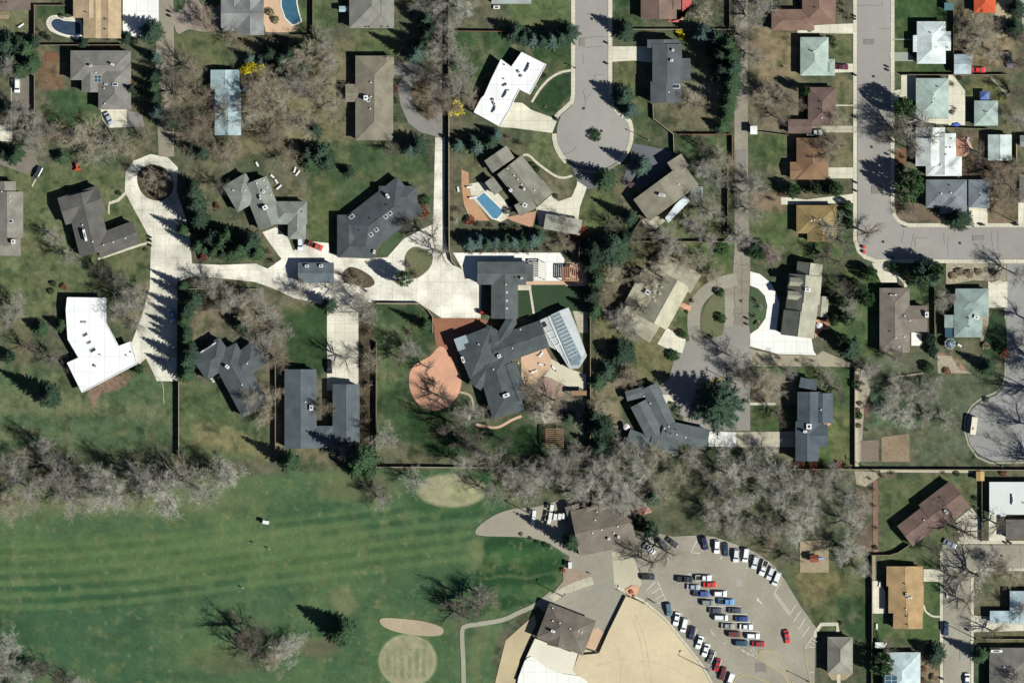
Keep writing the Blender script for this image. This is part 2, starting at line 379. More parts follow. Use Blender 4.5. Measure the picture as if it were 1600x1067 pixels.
# ------------------------------------------------------------------ roads, walks, drives, patios
P_road = pave('#a39f99', .07, .35); P_road2 = pave('#9f9a92', .07, .35); P_lot = pave('#a29c8c', .12, .8, .14)
P_alley = pave('#938c7e', .2, .6, .22); P_lane = pave('#7b7469', .2, .5, .2)
P_walk = pave('#dcd6c0', .1, .8, .12, 1.6); P_drive = pave('#e6e1cc', .12, .8, .2, 3.1); P_white = pave('#fdfdf6', .06, .8, .06, 4.0)
P_conc = pave('#c3bca6', .14, .8, .16, 2.4); P_court = pave('#a09b8c', .14, .6, .16); P_bright = pave('#f2edde', .18, 1.1, .3, 4.2)
P_grey = pave('#8f8b86', .08); P_dkasph = pave('#6c6e73', .08); P_brick = pave('#dba688', .16, 1.2, .14); P_brickd = pave('#99694f', .2, 1.2)
P_peach = pave('#d6b597', .08); P_sand = pave('#d8c8a6', .09, .5, .1); P_rock = pave('#a99f89', .45, 1.0); P_mulch = pave('#7e5a40', .3, 1.2)
P_gravel = pave('#a3958a', .14, .6); P_path = pave('#a6a492', .08); P_bunk = pave('#b6a78c', .12, .7, .1); P_paleg = pave('#a3ada0', .06)
P_tan = pave('#a8997c', .2, .6)
L_dark = mat('lawn', '#33492f', 1, .2, 1.2, .12); L_mid = mat('lawn_mown', '#4b6040', 1, .2, 1.2, .15); L_olive = mat('lawn_dry', '#6c6f50', 1, .2, 1, .15)

# streets
sheet('road', [(899,-60),(950,-60),(950,146),(957,170),(973,182)]+arc(927,209,57,-27,207,44)+[(875,182),(893,166),(899,150)], P_road, .03)
sheet('road', [(893,258),(935,262),(962,262),(940,290),(920,296),(902,284)], P_dkasph, .03)
strip('sidewalk', [(895.5,-60),(895.5,148)]+[(893,160),(882,170),(873,178),(868,184)], 6.5, P_walk, .13)
strip('sidewalk', [(953.5,-60),(953.5,146),(958,165),(966,176),(978,184)]+arc(927,209,60,-18,50,12), 6.5, P_walk, .13)
strip('sidewalk', arc(927,209,61,133,180,14), 7.5, P_walk, .13)
for a0 in (60,): strip('sidewalk', arc(927,209,60,50,118,14), 4, pave('#98917f'), .12)
sheet('road', [(1339,-60),(1392,-60),(1392,322),(1396,340),(1410,355),(1660,355),(1660,405),(1362,405),(1348,398),(1340,380)], P_road, .03)
strip('sidewalk', [(1336,-60),(1336,376),(1342,393),(1352,402),(1368,408),(1660,408.5)], 6, P_walk, .13, False)
strip('sidewalk', [(1394.7,-60),(1394.7,322),(1398,338),(1406,347),(1420,352),(1660,352)], 6, P_walk, .13)
sheet('road', [(1573,411),(1660,411),(1660,720),(1548,720),(1530,711),(1516,694),(1510,672),(1511,655),(1520,638),(1535,626),(1556,618),(1568,606),(1573,588)], pave('#9c9b98', .1, .6, .12), .03)
strip('sidewalk', [(1571,480),(1571,588),(1566,603),(1554,614),(1534,622),(1518,634),(1508,653),(1507,672),(1513,694),(1527,714),(1547,723),(1660,722)], 3, P_path, .13)
sheet('alley', [(1147,-60),(1168,-60),(1169,330),(1172,385),(1172,541),(1131,541),(1131,440),(1145,432),(1148,385)], P_alley, .03)
sheet('alley_patch', [(1131,462),(1146,462),(1146,510),(1131,510)], P_court, .045)
sheet('driveway', [(1172,541),(1172,673),(1107,673),(1072,660),(1043,632),(1030,604),(1045,592),(1054,560),(1067,537),(1080,530),(1110,530),(1131,510),(1172,510)], pave('#98948d', .07, .35), .05)
strip('driveway', [(1152,436),(1128,442),(1104,455),(1088,475),(1084,500),(1086,525),(1090,536)], 20, P_court, .06, True)
sheet('lawn', smooth([(1131,452),(1116,460),(1104,474),(1096,494),(1095,514),(1101,529),(1115,527),(1131,516)], 3), L_olive, .08)
sheet('lawn', [(1085,600),(1130,588),(1131,606),(1100,612)], mat('lawn_yellow', '#8d8259', 1, .2, 1, .1), .075)
sheet('road', [(1472,851),(1660,851),(1660,887),(1530,887),(1520,892),(1517,905),(1517,1140),(1474,1140),(1474,880)], P_court, .03)
strip('sidewalk', [(1471,860),(1471,1140)], 5, P_walk, .13)
strip('sidewalk', [(1496,847),(1660,847)], 5, P_walk, .13)
strip('sidewalk', [(1519,1140),(1519,905),(1523,893),(1532,889.5),(1660,889.5)], 4.5, P_walk, .13)
# private lane and the bright concrete drives
sheet('lane', [(672,-60),(693,-60),(695,216),(680,216),(674,200)], P_lane, .03)
sheet('driveway', [(300,412),(345,414),(400,412),(418,420),(440,405),(425,385),(410,363),(431,355),(450,371),(458,392),(485,377),(513,380),(516,396),(530,402),(572,404),(605,402),(630,374),(652,362),(677,350),(680,215),(695,215),(694,355),(698,385),(702,402),(715,418),(735,425),(752,445),(751,497),(690,497),(668,482),(655,474),(600,470),(555,475),(515,480),(490,472),(460,466),(430,452),(400,441),(340,434),(297,432)], P_bright, .04)
sheet('driveway', [(195,300),(196,270),(208,252),(235,241),(262,246),(278,262),(276,300),(290,340),(297,375),(300,413),(297,433),(277,440),(276,596),(245,595),(236,575),(228,560),(214,572),(204,540),(222,492),(234,450),(236,376),(212,332)], pave('#dedaca', .2, 1.1, .35, 4.2), .044)
sheet('flower_bed', smooth([(216,270),(232,258),(256,262),(270,280),(268,302),(250,314),(228,308),(216,290)], 4), mat('bed_soil', '#5d5140', 1, .3, 1), .09)
strip('path', [(197,301),(185,313),(170,318)], 4.5, P_walk, .06)
strip('path', [(170,320),(170,335)], 2.5, P_walk, .06)
strip('path', [(153,405),(222,382),(235,379)], 3.5, P_walk, .07)
strip('path', [(132,397),(148,391)], 4, P_walk, .07)
strip('garden_edging', smooth([(243,588),(254,600),(256,631)], 5, False), 1.3, P_conc, .1)
sheet('lawn', smooth([(633,400),(646,386),(664,390),(676,400),(672,418),(655,433),(640,436),(634,428)], 4), L_olive, .08)
sheet('lawn', [(590,398),(606,366),(625,362),(627,372),(606,397)], L_mid, .08)
sheet('flower_bed', smooth([(534,430),(545,418),(560,420),(580,432),(585,444),(570,450),(548,442)], 4), mat('bed_soil', '#5d5140', 1, .3, 1), .08)
sheet('driveway', rect(511,474,560,610), P_drive, .052)
sheet('terrace', [(708,395),(875,395),(882,405),(878,440),(746,444),(722,420)], P_white, .12)
sheet('patio', rect(820,439,890,445), P_peach, .13)
sheet('lawn', [(808,445),(919,445),(919,486),(890,486),(860,480),(808,500)], L_dark, .05)
strip('path', [(808,449.5),(830,449.5)], 8, P_walk, .08)
strip('path', [(828,451),(834,490)], 3.5, P_walk, .08)
sheet('patio', rect(884,410,919,447), P_peach, .07)
sheet('brick_patio', [(676,497),(748,497),(775,506),(735,524),(712,528),(716,548),(716,575),(695,556),(681,540)], P_brickd, .07)
sheet('brick_patio', smooth([(672,556),(684,543),(694,543),(704,560),(717,578),(721,597),(714,620),(697,636),(676,641),(656,634),(643,615),(639,594),(643,576),(656,565)], 4), P_brick, .08)
sheet('patio', [(814,558),(853,544),(862,562),(862,574),(848,586),(835,602),(815,600)], P_peach, .07)
sheet('patio', [(860,560),(889,576),(916,585),(916,609),(885,603),(860,590),(848,588),(862,574)], pave('#d6d0b6', .08), .075)
sheet('patio', smooth([(838,598),(850,590),(870,592),(882,605),(876,622),(858,630),(842,618)], 3), pave('#ab9284', .12), .07)
strip('path', [(717,612),(733,617),(739,628),(738,640),(732,656)], 3.6, pave('#b5a98d', .08), .07, True)
strip('path', [(744,663),(775,668),(800,656),(815,650)], 4, P_peach, .07, True)
sheet('patio', [(842,646),(856,628),(870,650),(852,662)], P_conc, .06)
sheet('patio', [(895,486),(918,487),(919,520),(905,520)], P_conc, .06)
# cul-de-sac houses
sheet('driveway', [(798,160),(816,161),(830,172),(871,187),(863,208),(840,205),(800,200),(782,199)], P_drive, .05)
strip('path', [(894,110),(875,114),(857,125),(842,142),(831,160)], 3.6, P_walk, .06, True)
strip('path', [(817,243),(826,243),(842,257),(866,274),(880,278),(894,275)], 3.4, P_walk, .06, True)
sheet('driveway', [(902,283),(917,293),(906,324),(903,348),(842,352),(838,325),(862,304),(872,315),(893,308),(901,290)], P_drive, .05)
sheet('driveway', [(956,73),(1019,73),(1019,98),(990,95),(956,97)], P_drive, .05)
sheet('driveway', [(989,224),(1050,236),(1046,262),(1008,292),(985,296),(972,285),(984,250)], P_dkasph, .05)
sheet('pool_deck', [(733,288),(751,284),(776,300),(800,325),(792,342),(782,347),(766,341),(737,309)], P_drive, .06)
sheet('brick_patio', [(721,265),(732,270),(733,292),(745,318),(765,345),(735,345),(725,320),(721,290)], pave('#c59a76', .2, 1.2), .05)
sheet('brick_patio', [(790,340),(838,330),(832,356),(800,345)], pave('#c59a7e', .2, 1.2), .05)
# top left
sheet('driveway', rect(192,-20,248,57), P_white, .05)
sheet('lane', [(247,-60),(271,-60),(272,80),(272,245),(248,245),(243,120)], pave('#9b9482', .12), .035)
sheet('gravel_drive', smooth([(271,-20),(350,-20),(346,40),(322,50),(295,46),(275,50)], 3), P_gravel, .05)
sheet('lawn', smooth([(272,-10),(289,-8),(288,10),(277,19),(272,16)], 3), L_mid, .08)
sheet('lawn', smooth([(312,-10),(345,-10),(340,10),(322,12),(312,4)], 3), L_mid, .08)
sheet('driveway', [(157,171),(198,171),(198,199),(170,200),(160,188)], P_drive, .05)
sheet('driveway', [(198,172),(222,180),(226,198),(198,199)], P_grey, .05)
sheet('lane', [(19,118),(53,120),(52,180),(19,175)], P_lane, .04)
strip('kerb', [(18,118),(17,220)], 1.6, P_walk, .12)
sheet('driveway', [(-20,195),(19,195),(19,221),(-20,221)], P_drive, .05)
sheet('lane', [(-20,228),(50,230),(62,262),(40,272),(-20,250)], P_lane, .04)
strip('path', [(66,262),(56,280),(50,292)], 2, P_walk, .06)
sheet('pool_deck', smooth([(72,36),(78,26),(92,24),(104,28),(118,26),(128,32),(128,61),(112,60),(92,55),(78,48)], 3), P_drive, .06)
sheet('patio', rect(72,82,90,97), P_mulch, .05)
sheet('driveway', [(614,97),(652,100),(672,112),(690,130),(692,216),(676,212),(655,206),(638,192),(626,165),(621,135),(630,120),(614,116)], P_grey, .05)
sheet('lawn', smooth([(642,140),(655,125),(672,120),(675,183),(662,184),(650,172)], 3), mat('bed_soil', '#75684f', 1, .25, 1), .08)
sheet('pool_deck', smooth([(412,-10),(440,-10),(440,10),(447,32),(466,45),(455,50),(415,50)], 2), P_peach, .05)
strip('wall_coping', [(412,53),(452,53)], 1.5, P_walk, .5)
# east streets
for pts, m_ in (([(1246,41),(1333,37),(1333,53),(1246,52)], P_drive), ([(1304,100),(1333,100),(1333,113),(1304,114)], P_drive), ([(1258,197),(1333,197),(1333,207),(1258,208)], P_conc),
                ([(1294,262),(1333,262),(1333,279),(1294,279)], P_drive), ([(1220,308),(1260,312),(1333,303),(1333,317),(1220,320)], P_drive), ([(1388,82),(1418,82),(1434,96),(1392,96)], P_paleg),
                ([(1408,118),(1432,118),(1432,158),(1396,158),(1396,142),(1408,140)], P_drive), ([(1482,118),(1489,118),(1508,142),(1508,196),(1482,196)], P_drive),
                ([(1432,186),(1508,186),(1508,194),(1415,194)], P_drive), ([(1514,324),(1543,326),(1543,351),(1513,351)], P_drive), ([(1591,317),(1640,317),(1640,351),(1591,351)], P_drive),
                ([(1362,411),(1386,411),(1400,430),(1402,442),(1377,442)], P_drive), ([(1478,411),(1572,411),(1572,440),(1520,438),(1478,446)], P_rock),
                ([(1544,440),(1574,440),(1574,480),(1544,481)], P_drive), ([(1534,480),(1545,480),(1545,530),(1532,535)], P_rock), ([(1464,555),(1486,556),(1500,578),(1520,583),(1465,583)], P_rock),
                ([(1424,519),(1440,521),(1440,540),(1424,540)], P_white), ([(1172,545),(1215,554),(1275,556),(1285,548),(1335,570),(1335,573),(1172,572)], pave('#aaa18a', .15, .8)),
                ([(1107,674),(1150,675),(1150,698),(1107,697)], P_white), ([(1150,675),(1243,674),(1243,698),(1150,698)], P_conc), ([(1172,629),(1214,629),(1214,633),(1172,633)], P_walk),
                ([(1042,512),(1072,531),(1066,552),(1048,547),(1027,537)], P_drive), ([(1067,473),(1081,479),(1076,487),(1062,478)], P_brick),
                ([(1032,617),(1046,616),(1054,630),(1040,637)], P_drive), ([(1284,655),(1300,655),(1298,663),(1290,667)], P_brick), ([(1273,529),(1297,499),(1296,514),(1272,514)], P_brick),
                ([(1270,500),(1296,498),(1296,514),(1270,516)], P_brick), ([(1003,343),(1030,338),(1040,345),(1025,358),(1005,355)], P_conc),
                ([(940,482),(985,492),(985,497),(940,490)], P_conc),
                ([(1493,813),(1518,793),(1532,810),(1532,846),(1500,846)], P_drive), ([(1545,803),(1571,803),(1571,846),(1545,846)], P_drive), ([(1443,889),(1470,889),(1470,908),(1443,908)], P_drive),
                ([(1362,907),(1375,907),(1383,925),(1383,958),(1362,958)], P_drive), ([(1517,961),(1600,966),(1600,985),(1517,987)], P_drive), ([(1364,750),(1372,750),(1372,862),(1364,862)], pave('#8c6c5c', .3, 1)),
                ([(1362,868),(1368,868),(1368,906),(1362,906)], P_tan), ([(1341,575),(1352,580),(1360,610),(1350,640),(1345,720),(1337,728),(1337,575)], P_rock),
                ([(1345,688),(1373,687),(1373,721),(1345,721)], pave('#84776a', .25, .9)), ([(1377,683),(1421,677),(1421,721),(1377,721)], pave('#8f7e66', .3, .9, .2)), ([(1250,846),(1295,842),(1295,894),(1250,894)], P_tan),
                ([(1292,1051),(1333,1051),(1320,1062),(1300,1062)], P_tan), ([(1308,1053),(1313,1053),(1314,1100),(1307,1100)], P_walk), ([(1335,735),(1368,737),(1375,745),(1352,760),(1338,756)], P_rock),
                ([(1554,15),(1568,-20),(1586,-20),(1575,60),(1558,60)], pave('#b8a888', .15, .5)), ([(1398,232),(1418,230),(1418,256),(1398,258)], P_mulch), ([(1492,216),(1512,216),(1520,232),(1510,245),(1492,246)], P_brick),
                ([(1592,-20),(1660,-20),(1660,52),(1598,48)], P_paleg)):
    sheet('mulch_bed' if m_ is P_mulch else 'rock_garden' if m_ in (P_rock, P_tan) else 'gravel_path' if m_ is P_gravel else 'driveway' if m_ in (P_drive, P_white, P_conc, P_paleg) else 'brick_patio' if m_ is P_brick else 'path', pts, m_, .05)
sheet('driveway', [(1172,424),(1187,428),(1203,441),(1212,455),(1218,475),(1213,515),(1222,521),(1268,529),(1271,548),(1276,555),(1215,553),(1172,541),(1172,522),(1185,513),(1196,497),(1199,478),(1195,462),(1185,451),(1172,446)], P_white, .055)
sheet('lawn', smooth([(1172,448),(1184,453),(1193,464),(1197,478),(1194,496),(1184,511),(1172,519)], 3), L_mid, .05)
sheet('lawn', smooth([(1552,488),(1562,492),(1571,500),(1571,555),(1545,556),(1536,540),(1540,520)], 3), L_dark, .05)
strip('path', [(1399,413),(1402,428),(1413,441),(1415,449)], 4.5, P_walk, .06, True)
strip('path', [(1275,995),(1274,988),(1283,975),(1308,974.5),(1309,988)], 6, P_walk, .08)
strip('path', [(1443,945),(1447,955),(1457,962),(1470,963)], 3, P_walk, .07, True)
strip('path', [(1395,62),(1430,62)], 2, P_paleg, .07)
strip('path', [(1306,165),(1333,165)], 2, P_walk, .07)
strip('path', [(1548,122),(1575,150)], 3.5, P_path, .07)
strip('path', [(1375,735),(1520,736)], 5, P_conc, .06)
strip('path', [(1338,580),(1339,730)], 5, P_conc, .04)
# golf bunker, path, club yard
sheet('sand_bunker', smooth([(593,969),(600,965),(625,966),(660,970),(685,977),(693,984),(688,992),(660,993),(625,988),(600,979)], 4), P_bunk, .06)
strip('path', [(725,1120),(724,1040),(722,988),(728,978),(745,975),(785,968),(810,957),(838,944),(862,926)], 7, P_path, .05, True)
sheet('club_yard', smooth([(748,836),(745,825),(770,806),(800,795),(835,792),(880,780),(893,785),(898,865),(885,866),(860,850),(830,840),(790,838)], 3), pave('#a29b8b', .1), .045)
sheet('plaza', [(893,860),(985,855),(1000,880),(990,900),(980,930),(975,950),(950,990),(930,1000),(900,1010),(840,945),(865,925),(882,905),(884,885)], pave('#a19d8f', .1, .4, .12), .05)
sheet('plaza', [(956,862),(985,862),(1000,895),(1003,912),(992,925),(975,930),(960,915)], pave('#c9c2a8', .08), .065)
sheet('brick_patio', [(880,885),(905,890),(922,898),(925,912),(895,915),(882,930),(862,935),(880,910)], pave('#a3907e', .15, 1), .062)
sheet('walkway', [(857,931),(878,918),(900,908),(924,900),(929,912),(905,920),(882,928),(866,940)], P_conc, .08)
sheet('sand_field', [(975,930),(1007,942),(1040,970),(1075,1012),(1100,1042),(1112,1067),(1130,1120),(900,1120),(895,1047),(908,1012),(936,1020),(951,985)], P_sand, .06)
sheet('sand_field', [(835,960),(838,975),(825,1000),(812,1030),(802,1080),(800,1120),(765,1120),(775,1060),(790,1000)], pave('#c6b592', .1, .5, .12), .06)
sheet('brick_patio', [(921,985),(935,980),(945,990),(936,1018),(912,1010)], P_peach, .07)
sheet('terrace', [(834,996),(891,1018),(907,1006),(895,1047),(920,1075),(920,1120),(800,1120),(808,1060)], pave('#efe9d6', .05), .08)
sheet('terrace', smooth([(830,1025),(850,1040),(880,1052),(915,1062),(940,1120),(800,1120),(808,1070),(815,1040)], 3), P_white, .4)
sheet('parking_lot', [(985,868),(975,850),(1010,828),(1050,838),(1090,836),(1115,838),(1150,850),(1180,862),(1206,880),(1226,905),(1250,945),(1275,980),(1274,1000),(1272,1120),(1135,1120),(1112,1062),(1100,1040),(1075,1010),(1040,965),(1008,940),(985,926),(1003,912),(1000,890)], P_lot, .03)
strip('kerb_wall', [(962,914),(985,928),(1008,940),(1040,967),(1075,1010),(1098,1040),(1112,1066),(1122,1100)], 3.5, P_walk, .25)
sheet('planter', [(975,922),(988,914),(998,916),(997,926),(985,934)], P_brick, .3)
def z6(x, y): return (980+x/4.32, 820+y/4.32)
P_line = mat('road_paint_white', '#e6e3da', .8, .08); P_yel = mat('road_paint_yellow', '#c9b57c', .8, .08)
lines = [((430,185),(470,105)),((430,185),(490,190)),((410,330),(580,340)),((420,384),(395,404)),((600,390),(575,400)),((480,440),(680,443)),((520,495),(720,498)),((555,548),(770,550)),((600,600),(810,600)),((640,655),(850,655)),((670,708),(900,720)),((715,770),(930,785)),
         ((990,465),(1035,385)),((990,465),(1095,608)),((997,455),(1105,600)),((1095,608),(1140,535)),((1120,655),(1172,580)),((1155,705),(1203,630)),((1182,755),(1230,685)),((1200,828),(1290,700)),((1200,828),(1270,822)),((1215,805),(1250,822)),((1230,785),(1270,810)),((1245,765),(1285,790)),
         ((1232,995),(1262,990)),((560,705),(590,745)),((205,380),(265,515)),((130,440),(190,380)),((170,460),(225,420)),((190,500),(240,470)),((205,530),(255,505)),((300,600),(322,560)),((350,640),(375,595)),((405,690),(425,650)),((455,740),(475,700)),((510,800),(530,755)),((545,850),(565,805)),((585,905),(605,865)),
         ((740,820),(880,900)),((760,830),(790,860)),((800,850),(820,880)),((830,830),(860,890)),((845,825),(885,890)),((655,800),(670,790)),((640,210),(628,230)),((745,225),(738,250)),((808,280),(800,295)),((863,305),(868,320)),((780,640),(860,660))]
b = MB()
for a, c in lines:
    b.prism([(X(p), Y(q)) for p, q in band([z6(*a), z6(*c)], .8)], .03, .05+_z[0])
b.prism([(X(p), Y(q)) for p, q in [z6(*t) for t in ((875,488),(890,498),(884,503),(912,528),(905,532),(884,510),(880,516))]], .03, .05+_z[0])
tag(b.build('parking_markings', P_line), kind='structure')
b = MB()
for pts in ([(885,900),(890,860),(915,842),(960,845),(1020,870),(1060,950),(1100,1020),(1120,1080)], [(885,900),(960,950),(1030,990),(1075,1050),(1085,1080)], [(720,1070),(735,1035),(790,1010),(850,1020),(960,1065)], [(1197,830),(1215,960),(1240,1070)]):
    b.prism([(X(p), Y(q)) for p, q in band([z6(*t) for t in smooth(pts, 4, False)], 1.1)], .04, .26)
tag(b.build('kerb_yellow', P_yel), kind='structure')
sheet('traffic_island', [z6(*t) for t in smooth([(890,897),(893,862),(915,845),(960,848),(1015,873),(1055,950),(1093,1020),(1110,1080),(1090,1080),(1075,1045),(1030,985),(960,945)], 3)], pave('#b0a892', .1), .06)
# worn tar seams in the asphalt
M_tar = mat('tar_seam', '#5f5c58', .9, .1); b = MB(); rnd = random.Random(3)
def seam(a, c, wd=.45, wob=1.3):
    n_ = max(3, int(math.hypot(a[0]-c[0], a[1]-c[1])/4)); pts = []
    for i in range(n_+1):
        t = i/n_; pts.append((a[0]+(c[0]-a[0])*t+rnd.uniform(-wob, wob), a[1]+(c[1]-a[1])*t+rnd.uniform(-wob, wob)))
    for i in range(n_):
        b.prism([(X(p), Y(q)) for p, q in band([pts[i], pts[i+1]], wd)], .02, .058)
for a, c in (((1413,360),(1408,380)),((1427,365),(1421,395)),((1474,362),(1476,382)),((1481,372),(1481,402)),((1547,360),(1553,397)),((1558,362),(1560,392)),((1341,8),(1379,9)),((1379,0),(1378,9)),((1370,45),(1391,45)),((917,22),(928,22)),((912,60),(945,58)),((915,75),(942,73)),((910,84),(912,100)),((912,140),(915,172)),((880,243),(902,230)),((913,155),(925,146)),
             ((1146,412),(1170,414)),((1131,440),(1172,440)),((1146,490),(1172,489)),((1148,445),(1148,508)),((1159,390),(1159,510)),((1550,852),(1551,886)),((1594,852),(1595,886)),((1575,552),(1598,548)),((1578,484),(1600,480)),((1540,685),(1570,655)),((1010,705),(1011,705))):
    seam(a, c)
tag(b.build('tar_seams', M_tar), kind='structure')

# repaired patches and manhole covers in the streets
P_patch = pave('#8b8780', .12, .8); P_patch2 = pave('#aba79f', .1, .8)
for x0, y0, x1, y1, q in ((905,60,914,73,0),(930,118,944,124,1),(1350,62,1366,70,0),(1371,150,1384,158,1),(1362,290,1380,303,0),(1430,372,1452,386,1),(1520,368,1538,376,0),(1050,700,1060,712,1),(1486,910,1496,925,0),(1500,1000,1510,1030,1),(1545,860,1560,870,0),(1180,1035,1197,1049,0),(1100,935,1116,946,1),(1150,905,1160,915,1),(1135,560,1150,585,0),(1148,120,1160,150,1),(1150,235,1166,262,0)):
    sheet('road_patch', rect(x0, y0, x1, y1), P_patch2 if q else P_patch, .045 if x0 != 1180 else .05)
for x, y in ((925,30),(912,170),(940,205),(1365,120),(1362,230),(1380,378),(1500,380),(1495,940),(1565,868),(1560,660),(1158,470)):
    b = MB(); b.tube((X(x), Y(y), .0), (X(x), Y(y), .075+_z[0]), .45, .45, 14, cap=True); auto(b.build('manhole_cover', M_dark), 'round iron manhole cover', 'manhole cover', 'manhole covers in the streets', x, y)
# wheel tracks on the sand field and wear on the concrete court
M_track = pave('#cfbf9c', .2, 1)
for pts in ([(985,960),(1000,1000),(1010,1067),(1012,1110)],[(992,958),(1008,1000),(1018,1067),(1020,1110)],[(930,1040),(980,1030),(1040,1040),(1080,1060)],[(950,1000),(970,1025),(965,1110)]):
    strip('wheel_track', pts, 1.1, M_track, .062, True)
# ------------------------------------------------------------------ houses
class Wing:
    def __init__(s, a, i, h0, pitch0):
        ax, ay, bx, by, W, t = a[:6]; dh = a[6] if len(a) > 6 else 0; p = a[7] if len(a) > 7 else pitch0
        A = Vector((X(ax), Y(ay))); B = Vector((X(bx), Y(by))); s.L = (B-A).length; s.W = W*S; s.c = (A+B)/2
        s.u = (B-A).normalized(); s.v = Vector((-s.u.y, s.u.x)); s.t = t; s.h = h0+dh+i*.011; s.p = p
        if t == 'h' and s.L < s.W: s.u, s.v = s.v, -s.u; s.L, s.W = s.W, s.L
        s.i = i
    def pt(s, u, v): q = s.c+s.u*u+s.v*v; return (q.x, q.y)
    def loc(s, x, y): d = Vector((x, y))-s.c; return d.dot(s.u), d.dot(s.v)
    def top(s, x, y):
        u, v = s.loc(x, y)
        if abs(u) > s.L/2 or abs(v) > s.W/2: return -1
        if s.t == 'f': return s.h+.2
        if s.t == 'g': return s.h+s.p*(s.W/2-abs(v))
        return s.h+s.p*min(s.W/2-abs(v), s.L/2-abs(u))
    def roof(s, mb):
        h, L, W, e = s.h, s.L/2, s.W/2, .16
        P = lambda u, v, z: (*s.pt(u, v), z)
        if s.t == 'f':
            mb.obox(s.c.x, s.c.y, s.L, s.W, math.atan2(s.u.y, s.u.x), h-.14, h+.2, 0); return
        r = L if s.t == 'g' else L-W; zr = h+s.p*W
        lo = [P(-L, -W, h-e), P(L, -W, h-e), P(L, W, h-e), P(-L, W, h-e)]; hi = [P(-L, -W, h), P(L, -W, h), P(L, W, h), P(-L, W, h)]
        r0, r1 = P(-r, 0, zr), P(r, 0, zr)
        mb.face([hi[0], hi[1], r1, r0]); mb.face([hi[2], hi[3], r0, r1])
        g = 1 if s.t == 'g' else 0
        mb.face([hi[1], hi[2], r1], g); mb.face([hi[3], hi[0], r0], g)
        mb.tube(r0, r1, .07, .07, 6)
        if s.t == 'h':
            for k_, e_ in ((0, r0), (3, r0), (1, r1), (2, r1)): mb.tube(hi[k_], e_, .06, .06, 5)
        for k in range(4): mb.face([lo[k], lo[(k+1) % 4], hi[(k+1) % 4], hi[k]], 2)
        mb.face(lo[::-1], 2)
    def wall(s, mb):
        d = .42+s.i*.007
        mb.obox(s.c.x, s.c.y, max(.5, s.L-2*d), max(.5, s.W-2*d), math.atan2(s.u.y, s.u.x), 0, s.h-.1)
HOUSES = []
def poly_roof(mb, pts, z0, z1, mi=0): mb.prism([(X(x), Y(y)) for x, y in pts], z0, z1, mi)
def inset(pts, d):
    cx = sum(p[0] for p in pts)/len(pts); cy = sum(p[1] for p in pts)/len(pts); o = []
    a = sum(pts[i][0]*pts[(i+1) % len(pts)][1]-pts[(i+1) % len(pts)][0]*pts[i][1] for i in range(len(pts)))
    sgn = 1 if a > 0 else -1; n_ = len(pts)
    for i in range(n_):
        p0, p1, p2 = pts[i-1], pts[i], pts[(i+1) % n_]
        e1 = Vector((p1[0]-p0[0], p1[1]-p0[1])).normalized(); e2 = Vector((p2[0]-p1[0], p2[1]-p1[1])).normalized()
        n1 = Vector((-e1.y, e1.x))*sgn; n2 = Vector((-e2.y, e2.x))*sgn; m_ = (n1+n2)
        m_ = m_/max(.4, m_.length_squared)*2; o.append((p1[0]+m_.x*d, p1[1]+m_.y*d))
    return o
